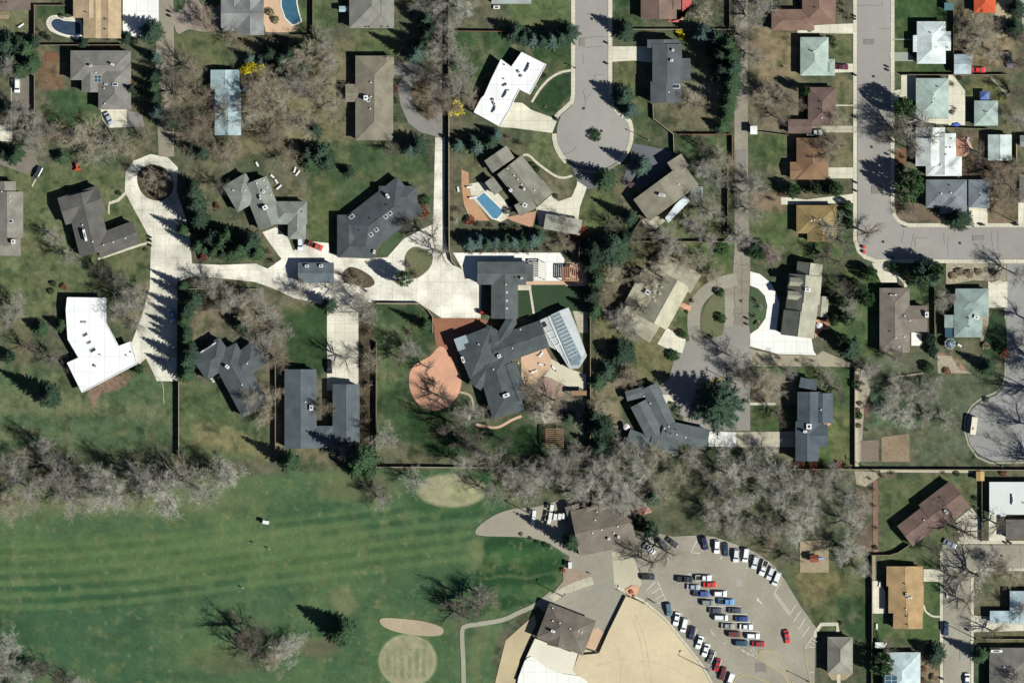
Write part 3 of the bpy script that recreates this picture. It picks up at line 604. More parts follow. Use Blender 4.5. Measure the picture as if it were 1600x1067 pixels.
def house(label, roofc, wings, h=2.7, pitch=.27, wallm=None, det=(), poly=None, name='house', cat='house', lmk=None, roofm=None, wins=True):
    wallm = wallm or M_wall_cream; rm = roofm or roof_mat(roofc)
    W = [Wing(a, i, h, pitch) for i, a in enumerate(wings)]
    if poly: cx = sum(p[0] for p in poly)/len(poly); cy = sum(p[1] for p in poly)/len(poly); c = Vector((X(cx), Y(cy)))
    else: c = W[0].c.copy()
    root = empty(name, (c.x, c.y, 0)); tag(root, label, cat); HOUSES.append(root)
    if lmk: lm(lmk, c.x/S+800, 533.5-c.y/S)
    off = (-c.x, -c.y, 0)
    rb, wb = MB(), MB()
    if poly:
        poly_roof(rb, poly, h-.1, h+.18, 0); ins = inset(poly, 3); poly_roof(rb, inset(poly, 1.2), h+.1, h+.2, 0)
        poly_roof(wb, ins, 0, h-.05)
        for i in range(len(poly)):       # low parapet round the flat roof
            a_, b_ = poly[i], poly[(i+1) % len(poly)]; rb.prism([(X(p), Y(q)) for p, q in band([a_, b_], 1.3)], h+.05, h+.36+.002*i, 0)
    for q in W: q.roof(rb); q.wall(wb)
    wl = wb.build('wall', wallm, root, off)
    rf = rb.build('roof', [rm, wallm, M_trim], root, off)
    # windows and a door in the walls
    if wins:
        rr = random.Random(int(abs(c.x*7+c.y*13))); first = True; nw = 0
        for q in W:
            if q.t == 'f' and q.L*q.W < 25: continue
            for sd in (-1, 1):
                k = max(1, int(q.L/4.2))
                for j in range(k):
                    u = (j+.5)/k*(q.L-2)-(q.L-2)/2; v = sd*(q.W/2-.42-q.i*.007)
                    x, y = q.pt(u, v+sd*.3)
                    if any(o is not q and o.top(x, y) > 0 for o in W) or nw > 9: continue
                    mb = MB(); ang = math.atan2(q.u.y, q.u.x); px_, py_ = q.pt(u, v); wn = root
                    if first and sd == 1:
                        mb.obox(px_, py_, 1.0, .10, ang, 0.02, 2.1); d_ = mb.build('door', mat('door_paint', '#6b4a36', .5, .05), root, off); first = False
                        mk = MB(); hx, hy = q.pt(u+.38, v+sd*.08); mk.obox(hx, hy, .12, .06, ang, 1.0, 1.08); mk.build('handle', M_dark, d_); continue
                    mb.obox(px_, py_, 1.5, .10, ang, .95, 2.15); fr = mb.build('window', M_trim, root, off)
                    mk = MB(); mk.obox(px_, py_, 1.3, .13, ang, 1.05, 2.05); mk.build('pane', M_glass, fr); nw += 1
    def top(px, py):
        z = max([q.top(X(px), Y(py)) for q in W]+[h+.2 if poly else 0]); return z if z > 0 else .05
    for d in det:
        k, x, y = d[:3]; z = top(x, y); b_ = MB()
        if k == 'vent': b_.tube((X(x), Y(y), z-.1), (X(x), Y(y), z+.35), .16, .16, 8, cap=True); b_.obox(X(x), Y(y), .42, .42, 0, z+.35, z+.42); b_.build('roof_vent', M_white if len(d) < 4 else M_dark, rf, (0, 0, 0))
        elif k == 'chim':
            wd, ln = (d[3], d[4]) if len(d) > 4 else (4, 4); a_ = R(-(d[5] if len(d) > 5 else 0)); t_ = z+1.0
            b_.obox(X(x), Y(y), wd*S, ln*S, a_, z-1.2, t_, 0); b_.obox(X(x), Y(y), wd*S+.14, ln*S+.14, a_, t_, t_+.12, 1)
            b_.obox(X(x), Y(y), wd*S*.4, ln*S*.4, a_, t_+.1, t_+.25, 2); b_.build('chimney', [M_wall_brick, M_white, M_dark], rf)
        elif k == 'sky':
            wd, ln, a_ = d[3], d[4], R(-(d[5] if len(d) > 5 else 0)); e_ = top(x+wd*.3, y); 
            b_.obox(X(x), Y(y), wd*S, ln*S, a_, z-.5, z+.16); f_ = b_.build('skylight', M_white, rf)
            b2 = MB(); b2.obox(X(x), Y(y), (wd-1.6)*S, (ln-1.6)*S, a_, z+.1, z+.2); b2.build('pane', M_glass, f_)
        elif k == 'solar':
            b_.obox(X(x), Y(y), d[3]*S, d[4]*S, 0, z+.1, z+.22, 0)
            for i in range(4): b_.box(X(x-d[3]/2+i*d[3]/3)-.05, Y(y+d[4]/2), z+.2, X(x-d[3]/2+i*d[3]/3)+.05, Y(y-d[4]/2), z+.26, 1)
            for i in range(3): b_.box(X(x-d[3]/2), Y(y-d[4]/2+i*d[4]/2)-.05, z+.2, X(x+d[3]/2), Y(y-d[4]/2+i*d[4]/2)+.05, z+.265, 1)
            b_.build('solar_panel', [M_glassb, M_white], rf)
        elif k == 'unit':
            wd, ln, a_ = (d[3], d[4], R(-(d[5] if len(d) > 5 else 0))); 
            b_.obox(X(x), Y(y), wd*S, ln*S, a_, z-.3, z+.7, 0); b_.obox(X(x), Y(y), wd*S*.5, ln*S*.5, a_, z+.7, z+.76, 1); b_.build('roof_unit', [M_white, M_dark], rf)
        elif k == 'sol':   # glazed roof light, flat
            b_.obox(X(x), Y(y), d[3]*S, d[4]*S, R(-d[5]), z-.3, z+.15); f_ = b_.build('glazed_roof', mat('pale_glazing', '#9fb0b5', .35, .12), rf)
    return root

DK, MD = '#4e5358', '#5c6167'
house('mauve brown roofed house cut by the upper left corner', '#776760', [(-60,-8,48,-8,50,'g')], det=[('vent',4,-2,1),('vent',10,-2,1),('vent',4,5,1),('vent',11,5,1)], lmk='mauve roofed corner house')
house('tan roofed house with stepped gables beside the curved pool', '#c2a788', [(170,-25,170,61,40,'g'),(150,-25,150,60.3,38,'g',-.1),(140,-25,140,29,50,'g',-.2)], h=3.0, pitch=.22, det=[('vent',135,20,1),('vent',166,31,1),('vent',166,47,1)], lmk='tan roofed house')
house('grey hip roofed house with a solar panel and silver car below', '#85807b', [(111,103,205,103,46,'h'),(142,104,142,145,27,'g',-.05),(180,100,180,172,51,'h',.05)], h=3.6, det=[('solar',151,124,16,11),('sky',181,133,8,5),('sky',167,132.5,6,3),('vent',151,114.5),('chim',177,102,5,2.5,20),('chim',143,104,4,2),('vent',164,139),('vent',165,163)], lmk='grey house with the solar panel')
house('narrow house with pale blue metal roof beneath bare branches', '#b3c6cc', [(352,110,352,140,45,'g'),(356.5,140,356.5,212,41,'g',-.1)], pitch=.2, lmk='pale blue metal roof')
house('grey house with a cross shaped hip roof at the top edge', '#8d8c8c', [(391,-40,391,56,44,'g'),(346,22,413,22,46,'g',.1),(366,-40,366,50,36,'h',-.2)], h=4.0, pitch=.3, lmk='cross shaped grey roof')
house('broad grey hip roofed house at the top edge above the taupe house', '#8b8781', [(581,-60,581,45,70,'h'),(596,-40,596,44,40,'h',.1)], h=3.6, det=[('vent',572,43,1),('vent',577,43,1),('vent',597,43,1),('vent',607,43,1)], lmk='broad grey hip roof')
house('long taupe hip roofed house beside the curved grey driveway', '#8a8172', [(585,88,585,220,59,'h'),(540,146,580,146,28,'g',-.3),(604,90,604,122,24,'g',-.2)], h=3.0, det=[('chim',572,154,6,7),('sky',576,157,6,6),('vent',579,171),('vent',580,130),('vent',580,152)], lmk='long taupe house')
house('modern flat roofed white house turned diagonally by the turning circle', '#ffffff', [], h=3.2, poly=[(783,94),(799,106),(815,83),(853,102),(828,148),(812,140),(804,155),(797,171),(781,198),(741,176),(752,155),(757,150),(767,127)], roofm=mat('white_membrane', '#ffffff', .8, .06, .8, .06, joint=5.3),
      det=[('unit',790,134,2,7,60),('unit',773,163,5,3,60),('unit',771,157,3,4,60),('unit',811,113,4,3,60),('unit',815,120,3,4,60),('unit',825,107,2,16,25),('vent',787,124,1),('vent',795,142,1),('unit',773,172,2,12,25),('unit',790,148,1.6,14,28),('vent',788,102,1)], lmk='flat white modern house')
house('brown roofed house with a red terrace at the top edge', '#80685f', [(1029,-40,1029,31,56,'g'),(1052,-40,1052,16,24,'g',-.2)], h=3.4, lmk='brown house with red terrace')
house('tall dark slate gabled house with a small glass conservatory roof', '#5c6066', [(1042,70,1042,132,46,'g'),(1040,128,1040,162,48,'g',-.3),(1036,63,1036,76,50,'g',-.5),(1070,92,1070,127,17,'f',-1.5)], h=5.0, pitch=.2, det=[('sky',1055,136,14,7),('chim',1051,80,3,3),('chim',1049,96,4,3),('vent',1045,145)], lmk='tall slate gabled house')
house('grey brown house with stepped gables beside the blue rectangular pool', '#8f8a7f', [(796,258,834,306,49,'g'),(836,292,852,311,32,'g',-.12),(774,240,787,259,42,'g',-.2),(764,281,779,301,16,'f',-.4),(808,330,834,316,20,'f',-.5)], h=3.4, pitch=.25, wallm=M_wall_brick,
      det=[('chim',798,298,4,4,50),('unit',820,321,7,6,30),('vent',793,264),('vent',803,275),('vent',809,281),('vent',815,289),('chim',819,296,3,3,50),('vent',835,298)], lmk='stepped gable house by the pool')
house('taupe gabled house with a white sunroom on its lower side', '#948c7d', [(1028,284,1053,318,96,'g'),(1048,264,1070,250,22,'f',.5)], h=3.8, pitch=.22, det=[('chim',1036,306,5,3,30),('vent',1060,289),('chim',1031,305,4,4,30)], lmk='gabled house with the white sunroom')
house('taupe house with three stepped roofs cut by the left edge', '#8b847c', [(12,300,12,372,50,'g'),(8,284,8,303,36,'g',-.2),(6,368,6,400,54,'h',-.1)], h=3.2, det=[('sky',18,346,6,6),('vent',16,307),('vent',17,315),('vent',4,300),('chim',22,378,6,6)], lmk='stepped house at the left edge')
house('dark brown grey angled house with a long right wing', '#66625f', [(97,331,160,311,44,'g'),(127,302,150,396,50,'g',.06),(152,386,214,363,37,'g',-.05)], h=3.5, pitch=.25, wallm=M_wall_brick, det=[('vent',130,352),('chim',134,368,3,18,-15),('vent',146,378),('vent',163,383),('vent',178,379),('vent',197,373)], lmk='dark angled house')
house('sage grey house with three clustered hip roofs and rooftop boxes', '#8b8e87', [(360,312,396,291,47,'h'),(398,283,425,353,41,'g',.05),(427,333,480,333,36,'h',-.1),(465,316,464,374,28,'h',0)], h=3.2, pitch=.3,
      det=[('vent',365,298),('vent',384,298),('vent',382,313),('vent',402,287),('vent',413,282),('vent',418,293),('vent',424,305),('unit',412,300,4,4,30),('unit',407,309,2,7,-10),('chim',415,325,7,6,-30),('vent',472,331,1)], lmk='sage grey clustered roof')
house('large dark slate house with many facets and square skylights', '#52575d', [(549,375,642,303,68,'h'),(545,336,545,402,36,'h',-.2),(529,385,588,385,35,'h',-.1),(592,308,652,308,34,'h',-.05)], h=2.9, pitch=.26,
      det=[('chim',606,307,7,3,55),('sky',603,339,6,6,-37),('sky',610,334,6,6,-37),('sky',580,367,6,6,-37),('sky',588.5,359.5,6,6,-37),('sky',550,339,8,6,-40),('vent',579,342,1),('vent',562,361,1),('vent',605,321,1),('chim',585,394,3,5,10)], lmk='large dark slate house')
house('small blue grey garage block with two dormers standing in the drive', '#66707a', [(466,426.5,522,426.5,32,'g')], h=3.2, pitch=.28, wallm=M_wall_brick, name='garage', cat='garage', det=[('unit',480,416,6,4),('unit',502,416,6,4)], lmk='garage block in the drive')
house('charcoal T shaped house beside the white rooftop terrace', '#5c6063', [(746,427,822,427,36,'g'),(788.5,429,788.5,498,42,'g',-.1),(819,426,833,426,28,'f',-.3),(801,496,801,508,12,'g',-.6)], h=4.0, pitch=.22,
      det=[('sky',792,457,3,3),('sky',792,470,3,3),('sky',792,482,3,3),('vent',805,434,1),('chim',815,435,3,2.5),('vent',791,445),('vent',771,407,1)], lmk='charcoal T shaped house')
house('charcoal mansion with radiating wings beside the round brick patio', '#50565b', [(722,562,780,539,66,'h'),(770,550,851,521,44,'g',-.1),(768,556,795,648,52,'h',.05),(790,570,812,626,32,'g',-.15),(752,525,790,545,40,'h',-.1),(742,604,770,560,22,'g',.1),(776,540,800,500,18,'g',.1)], h=3.9, pitch=.24, wallm=M_wall_brick,
      det=[('chim',780,556.5,5,5,-20),('chim',791,617.5,10,5,-20),('unit',723.5,562,4,10,-20),('sol',722,536,20,20,-20),('vent',748,538),('vent',801,544),('vent',810,567),('vent',771,577),('vent',813,515)], lmk='charcoal mansion')
house('slate blue hip roofed house of four wings with a white balcony', '#545a60', [(311,576,356,545,46,'h'),(349,546,400,641,47,'h',.08),(362,583,407,549,41,'h',-.06)], h=3.4, pitch=.28, wallm=M_wall_brick,
      det=[('unit',344,588,9,4,-40),('unit',332,594,7,3,50),('chim',356,573,6,4,40),('vent',387,568),('vent',379,601),('unit',326,543,28,1.5,-33)], lmk='four winged slate house')
house('long slate blue house and attached garage at the foot of a straight drive', '#5a626b', [(470,577,470,700,50,'g'),(478,682,520,682,34,'h',-.1),(541,600,541,690,42,'g',-.2)], h=3.6, pitch=.24, det=[('chim',487,637,5,8),('vent',478,628)], lmk='long slate blue house')
house('bright white flat roofed bent house on the golf side lawn', '#ffffff', [], h=2.8, poly=[(106,465),(166,466),(166,504),(186,541),(205,534),(215,568),(129,613),(106,567),(124,559),(107,530),(104,484)], roofm=mat('white_membrane', '#ffffff', .8, .06, .8, .06, joint=5.3),
      det=[('sky',134,523,9,5,-30),('sky',146,547,10,6,-30),('sky',140,535,8,4,-30),('unit',150,572,4,4,-60),('vent',157,554,1),('vent',198,555,1),('vent',205,550,1),('unit',133,504,8,2,0)], lmk='bent white flat roof')
house('pale sage hip roofed house with a dark red car beside it', '#aebbb4', [(1272,59,1272,119,44,'h'),(1288,106,1304,106,26,'h',-.2)], h=2.9, det=[('vent',1271,82),('vent',1266,80,1)], lmk='sage hip roofed house')
house('rust brown L shaped roof at the top beside the wide street', '#86695c', [(1279,-40,1279,39,52,'h'),(1205,32,1272,32,33,'h',-.2)], h=2.9, det=[('vent',1273,13,1)], lmk='rust brown L shaped roof')
house('chocolate brown roofed house with a white pickup below it', '#77605a', [(1284,137,1284,197,44,'h'),(1231,198,1268,198,22,'g',-.2)], h=2.9, det=[('vent',1281,160,1),('vent',1281,172,1),('vent',1284,185)], lmk='chocolate brown roof')
house('ochre brown roofed house directly below the white pickup', '#8b6b52', [(1269,216,1269,281,50,'h'),(1234,267,1268,267,27,'g',-.2)], h=2.9, det=[('vent',1262,245,1)], lmk='ochre brown roof')
house('mustard tan hip roofed house beside the street bend', '#9a8358', [(1244,343,1306,343,44,'h'),(1283.5,347,1283.5,378,45,'g',-.05)], h=2.8, det=[('vent',1267,345),('vent',1272,344),('vent',1281,343),('vent',1271,340,1)], lmk='mustard tan roof')
house('dazzling white hip roofed house with a side bump beside the street', '#dfe6e8', [(1454.5,34.5,1454.5,100.5,45,'h'),(1426,69,1436,69,26,'f',-.2),(1460,65,1485,65,30,'g',-.1)], h=2.8, det=[('vent',1453,52,1),('vent',1463,75),('vent',1479,75,1)], lmk='white hip roof near the top')
house('small pale gabled garage with a red car parked at its right', '#bac6d0', [(1490,101,1517,101,31,'g')], h=2.6, pitch=.4, name='garage', cat='garage', lmk='pale gabled garage')
house('pale green grey pyramid roofed house next to a paved yard', '#b2c0bb', [(1456,123,1456,186,51,'h')], h=2.8, det=[('vent',1459,150),('vent',1461,156),('vent',1457,162),('vent',1464,136,1)], lmk='pale pyramid roofed house')
house('small pale green pyramid roofed garage under the blue canopy', '#b0beb9', [(1540,158,1540,197,37,'h')], h=2.8, name='garage', cat='garage', det=[('vent',1539,175,1),('vent',1544,176)], lmk='small pale pyramid roof')
house('large white shingled house with offset wings and a brick terrace behind', '#dcdfe0', [(1453,200,1453,260,46,'g'),(1475,209,1475,274,36,'g',-.05),(1446,260,1502,260,31,'h',-.1)], h=2.9, det=[('vent',1485,217,1),('vent',1478,231,1),('vent',1484,231,1),('vent',1477,242,1),('vent',1470,259)], lmk='large white shingled roof')
house('white gabled garage left of the back fence', '#cfd8d6', [(1561.5,211,1561.5,251.5,37,'g')], h=2.8, pitch=.25, name='garage', cat='garage', lmk='white gabled garage')
house('slate grey hip roofed house at the inner street corner', '#7f848b', [(1446,303,1510,303,44,'h'),(1489,292,1489,334,42,'h',.04)], h=2.9, det=[('vent',1470,303),('vent',1485,302),('vent',1483,290,1)], lmk='slate grey corner roof')
house('small slate grey hip roofed garage above a cream driveway', '#838993', [(1529,281,1529,325,33,'h')], h=2.7, name='garage', cat='garage', det=[('vent',1531,306,1)], lmk='slate grey garage')
house('small grey shed roof on the right edge above the lawn', '#8a8d90', [(1593,221,1625,221,18,'g')], h=2.4, name='shed', cat='shed')
house('taupe grey house corner on the right edge by a cream drive', '#85807c', [(1592,295,1640,295,44,'h')], h=2.8)
house('vivid orange red roofed outbuilding at the top edge', '#d65a36', [(1538,-40,1538,21,34,'h')], h=2.9, pitch=.3, lmk='orange red roof')
house('storybook house with pale stone wing edges and twin dormer gables', '#a39e8e', [(1265.5,411,1262.5,436,40,'g',-.3,.62),(1258,430,1254,474,52,'g',.2,.62),(1254,456,1251,493,50,'g',.05,.62),(1250,487,1245,526,52,'g',.1,.62),(1284,463,1281,495,22,'g',-.6,.4),(1233,440,1256,441.5,13,'g',2.6,.6),(1230,461,1254,463,13,'g',2.5,.6)], h=3.4, wallm=M_wall_brick, det=[('chim',1261,453,8,5,5),('vent',1269,426)], lmk='twin dormer storybook house')
house('taupe house turned diagonally with one bright cream roof slope', '#b8b09b', [(1058,438,1021,505,46,'g'),(1040,473,990,446,62,'g',-.35,.12),(1033,412,1087,444,34,'g',-.3),(972,488,1024,521,34,'g',-.35)], h=3.3, pitch=.4, det=[('chim',1012,457,8,7,30),('sky',1031,459,4,3,30),('sky',1023,470,4,3,30),('vent',1034,449)], lmk='diagonal house with a cream slope')
house('grey blue zigzag house beside the giant conifer', '#646a6f', [(1014,603,1043,664,26,'g'),(997,630,1024,682,27,'g',.15),(980,683,1016,697,28,'g',-.2),(1034,672,1106,687,33,'g',.08),(978,619,1010,611,16,'g',-.3),(1018,684,1060,694,34,'g',-.1)], h=3.2, pitch=.24,
      det=[('vent',1016,630),('vent',1006,619),('vent',1045,666),('vent',1038,669),('vent',1048,677,1),('vent',1057,679),('vent',1071,683),('vent',1042,674,1),('vent',1056,671,1)], lmk='grey blue zigzag house')
house('tall narrow dark blue grey house with white roof edges', '#545c68', [(1264,612,1264,662,38,'g'),(1284,614,1284,661,33,'g',-.3),(1260,658,1260,720,36,'g',-.1),(1262,680,1292,680,36,'g',-.2),(1249,597,1276,602,16,'f',-1)], h=5.0, pitch=.3, det=[('vent',1282,640),('chim',1257,674,5,3),('unit',1263,666,8,8)], lmk='tall narrow blue grey house')
house('long brown grey hip roofed house with a white back terrace', '#837870', [(1397,450,1397,550,47,'h'),(1402,498,1448,498,41,'g',-.05),(1409,505,1409,551,22,'g',-.15)], h=3.6, pitch=.24, wallm=M_wall_brick, det=[('chim',1447,492,5,8),('vent',1413,526),('vent',1399,528),('vent',1413,494),('vent',1421,501),('vent',1404,542),('vent',1390,518,1),('unit',1395,461,10,1.5)], lmk='long brown grey house')
house('sage blue hip roofed house with a glass garden room', '#9aa8a5', [(1492,473,1544,473,44,'h'),(1512,470,1512,527,44,'h',-.04),(1475,502,1495,502,20,'f',-.4)], h=3.0, det=[('chim',1525,496,8,5,20),('vent',1512,497,1),('vent',1512,510,1)], lmk='sage blue hip roof')
house('dark chestnut gabled house turned diagonally with a white fan driveway', '#79615a', [(1413,837,1500,771,40,'g'),(1450,809,1500,771,52,'g',-.12)], h=3.3, pitch=.24, wallm=M_wall_brick, det=[('chim',1477,799,7,3,50),('vent',1443,812),('vent',1468,777,1)], lmk='chestnut diagonal house')
house('large white flat roofed house cut by the right edge', '#e2e8e6', [(1545,778,1660,778,51,'f')], h=3.0, roofm=mat('grey_white_membrane', '#dfe6e3', .8, .05, .5, .05), det=[('unit',1581,780,1.5,16),('vent',1598,785,1)], lmk='white flat roof at the right edge')
house('dark grey flat garage roof on the right edge below a white roof', '#6d6762', [(1571,826,1660,826,30,'f')], h=2.8, name='garage', cat='garage', lmk='dark flat garage roof')
house('orange tan gabled house with a stepped left side', '#b4946c', [(1413,884,1413,915,57,'g'),(1415,914,1415,957,55,'g',-.05),(1418,950,1418,981.5,46,'g',.04)], h=3.0, pitch=.2, det=[('unit',1416,928,4,5),('vent',1415,951),('vent',1413,911,1),('vent',1416,962,1),('vent',1417,975,1),('chim',1421,933,6,2)], lmk='orange tan gabled house')
house('small stone grey hip roofed building at the parking lot edge', '#99948a', [(1312,994,1312,1051,39.5,'h')], h=3.4, pitch=.42, name='pavilion', cat='building', lmk='stone grey hip roofed building')
house('icy blue white roofed house with a dark solar array at the bottom', '#c6d3d8', [(1408,1018,1408,1090,59,'h')], h=2.9, det=[('solar',1397,1062,30,16)], lmk='icy blue roofed house')
house('dim grey hip roofed house in the lower right corner', '#7d7872', [(1582,1011,1582,1100,74,'h')], h=3.2, det=[('vent',1568,1041),('unit',1556,1016,18,4)], lmk='lower right corner house')
house('light blue roofed house on the right edge below the curved tree', '#b4c7d0', [(1577,948,1650,948,51,'h'),(1546,963,1582,963,19,'f',-.3)], h=2.9, lmk='light blue roof at the right edge')
house('brown roofed golf clubhouse with a big skewed hip roof', '#7e7369', [(898,833,988,815,72,'g'),(938,776,934,822,26,'g',.05),(893,789,913,862,22,'g',-.7),(960,786,978,840,30,'g',-.4)], h=3.7, pitch=.24, wallm=M_wall_brick, name='clubhouse', cat='clubhouse',
      det=[('vent',926,832),('vent',940,827),('vent',959,832),('vent',965,822),('vent',933,799),('vent',930,812),('chim',951,841,3,3),('chim',966,838,3,3)], lmk='golf clubhouse')
house('brown hip roofed pro shop between the plaza and the sand field', '#776d64', [(848,968,921,996,58,'h'),(879,976,871,1010,34,'g',-.05)], h=3.8, pitch=.27, wallm=M_wall_brick, name='pro_shop', cat='building',
      det=[('chim',864,985,6,3,20),('vent',864,969),('vent',875,972),('vent',891,981),('vent',904,985),('vent',909,987),('vent',864,949)], lmk='brown pro shop')
house('small tan roofed shed left of the solar house at the top left', '#8d7c63', [(-10,24,15,24,13,'g')], h=2.3, name='shed', cat='shed')
house('tiny pale blue shed roof at the left of the broad grey roof', '#a9bcc8', [(530,15,545,15,9,'g')], h=2.3, name='shed', cat='shed')
house('small yellow timber shed by the long boundary wall', '#b99a68', [(1531,736,1531,751,13,'g')], h=2.5, name='shed', cat='shed')
house('small white flat shed beside the alley near the cul de sac', '#f4f4f0', [(1172,204,1183,204,13,'f')], h=2.6, name='shed', cat='shed')
house('small grey white awning hut next to the icy blue house', '#f2f0ea', [(1367,1007,1381,1007,9,'f')], h=2.4, name='shed', cat='shed')
house('weathered grey hip roofed carport below the cream drive fork', '#aaa79b', [(851,346,908,356,24,'f')], h=2.6, name='carport', cat='carport', lmk='weathered carport')
house('small pale grey roofed building corner at the top edge', '#aab0b0', [(768,-4,830,-4,22,'f')], h=2.8, name='shed', cat='shed', det=[('unit',776,12,10,5)])

# red terrace, sunrooms, pergolas and the pool annex
def flat(name, label, cat, pts, m, h, mw=None):
    c = (X(sum(p[0] for p in pts)/len(pts)), Y(sum(p[1] for p in pts)/len(pts)))
    r = empty(name, (c[0], c[1], 0)); tag(r, label, cat)
    b = MB(); b.prism([(X(x), Y(y)) for x, y in pts], h-.15, h); b.build('roof', m, r, (-c[0], -c[1], 0))
    b = MB(); b.prism([(X(x), Y(y)) for x, y in inset(pts, 1.6)], 0, h-.1); b.build('wall', mw or M_trim, r, (-c[0], -c[1], 0)); return r
flat('terrace_roof', 'salmon red flat terrace roof wrapped round the brown house corner', 'terrace roof', [(1065.5,-30),(1082,-10),(1080,8),(1059,36),(1046,35),(1044,32),(1066,30)], mat('red_membrane', '#cf6560', .8, .06), 2.2)
flat('sunroom', 'long white sunroom roof along the lower side of the taupe gabled house', 'sunroom', [(1056,319),(1070,306),(1078,314),(1044,349),(1039,341)], mat('sunroom_white', '#e3edf0', .5, .05), 2.5, M_glassb)
annex = flat('pool_house', 'white framed pool annex right of the charcoal mansion', 'pool house', [(840,502),(888,480),(903,515),(917,556),(905,575),(890,577),(872,548),(857,541)], mat('annex_white', '#b9bfbd', .6, .16, .8, .15), 3.1, M_wall_cream)
ac = annex.location
def on_annex(nm, pts, m, z0, z1):
    b = MB(); b.prism([(X(x), Y(y)) for x, y in pts], z0, z1); return b.build(nm, m, annex, (-ac.x, -ac.y, 0))
on_annex('glazed_roof', [(860,492),(873,486),(908,556),(905,570),(893,571),(884,552)], mat('annex_glass', '#82949c', .3, .45, 1.2), 3.0, 3.25)
on_annex('white_roof', [(873,486),(888,480.5),(914,549),(909,560)], mat('annex_roof', '#d3d8d7', .6, .12), 3.0, 3.3)
for i in range(13):
    t = i/12; x0, y0, x1, y1 = 861+t*28, 493+t*66, 874+t*30, 487+t*64
    on_annex('glazing_bar', band([(x0, y0), (x1, y1)], .8), M_white, 3.2, 3.36+i*.002)
for k_, (p0, p1) in enumerate((((843,502),(873,550)), ((857,496),(889,568)))): on_annex('frame_rail', band([p0, p1], 1.2), M_white, 3.05, 3.4+.01*k_)
for q_ in (((853,521),(863,517)), ((859,531),(870,527)), ((866,541),(876,536))): on_annex('frame_bay', band(q_, 1.2), M_white, 3.05, 3.38)
on_annex('roof_hatch', [(846,506),(852,503),(855,509),(849,512)], M_dark, 3.1, 3.5)
def pergola(label, x0, y0, x1, y1, nb, along, m, h=2.6, group=None):
    cx, cy = (x0+x1)/2, (y0+y1)/2; r = empty('pergola', (X(cx), Y(cy), 0)); tag(r, label, 'pergola'); of = (-X(cx), -Y(cy), 0)
    for x in (x0, x1):
        for y in (y0, y1):
            b = MB(); b.obox(X(x), Y(y), .2, .2, 0, 0, h); b.build('post', m, r, of)
    n_ = nb
    for i in range(n_+1):
        b = MB(); t = i/n_
        if along: b.prism([(X(p), Y(q)) for p, q in band([(x0+(x1-x0)*t, y0), (x0+(x1-x0)*t, y1)], 1.3)], h, h+.25+.002*i)
        else: b.prism([(X(p), Y(q)) for p, q in band([(x0, y0+(y1-y0)*t), (x1, y0+(y1-y0)*t)], 1.3)], h, h+.25+.002*i)
        b.build('rafter', m, r, of)
    for k in (0, 1):
        b = MB()
        pts = [(x0-1, (y0, y1)[k]), (x1+1, (y0, y1)[k])] if along else [((x0, x1)[k], y0-1), ((x0, x1)[k], y1+1)]
        b.prism([(X(p), Y(q)) for p, q in band(pts, 1.2)], h-.15, h+.1+.003*k); b.build('beam', m, r, of)
    return r
M_ptim = mat('pergola_timber', '#9a7a5e', .9, .2, 2); M_pw = mat('pergola_white', '#d9d6cc', .8, .05)
pergola('brown timber pergola frame below the mansion beside dark conifers', 853, 670, 880, 698, 9, False, M_ptim)
pergola('orange brown pergola of four bays on the terrace end', 878, 418, 902, 439, 8, True, mat('pergola_red', '#c58e6c', .9, .15, 2))
pergola('white slatted pergola over the terrace seating beside the T shaped house', 834, 411, 852, 438, 10, False, M_pw)
pergola('white lattice frame at the end of the gabled house with sunroom', 1080, 293, 1097, 312, 6, False, mat('lattice_pale', '#b9c8c6', .6, .1))
pergola('small timber lattice beside the cream garden terrace of the mansion', 892, 611, 916, 617, 5, False, M_ptim)
flat('conservatory', 'dark glass conservatory left of the sage blue roof', 'conservatory', [(1476,512),(1490,512),(1490,527),(1476,527)], M_glassb, 2.5)
r_ = empty('gazebo', (X(1484), Y(537), 0)); tag(r_, 'small octagonal glass gazebo near the sage blue house', 'gazebo')
b = MB(); pts = [(1.9*math.cos(k*math.pi/4+.39), 1.9*math.sin(k*math.pi/4+.39)) for k in range(8)]
for k in range(8): b.face([(*pts[k], 2.3), (*pts[(k+1) % 8], 2.3), (0, 0, 3.1)])
b.build('roof', M_glassb, r_); b = MB()
for p in pts: b.obox(p[0]*.96, p[1]*.96, .14, .14, 0, 0, 2.3)
for k in range(8): b.tube((*pts[k], 2.33), (0, 0, 3.13), .06, .06, 4); b.tube((*pts[k], 2.33), (*pts[(k+1) % 8], 2.33), .08, .08, 4)
b.build('frame', M_pw, r_)
flat('greenhouse', 'small teal glass greenhouse by the dark lawn at the top right', 'greenhouse', [(1475,5),(1489,5),(1489,17),(1475,17)], mat('teal_glass', '#5e7f83', .2, .2), 2.3)
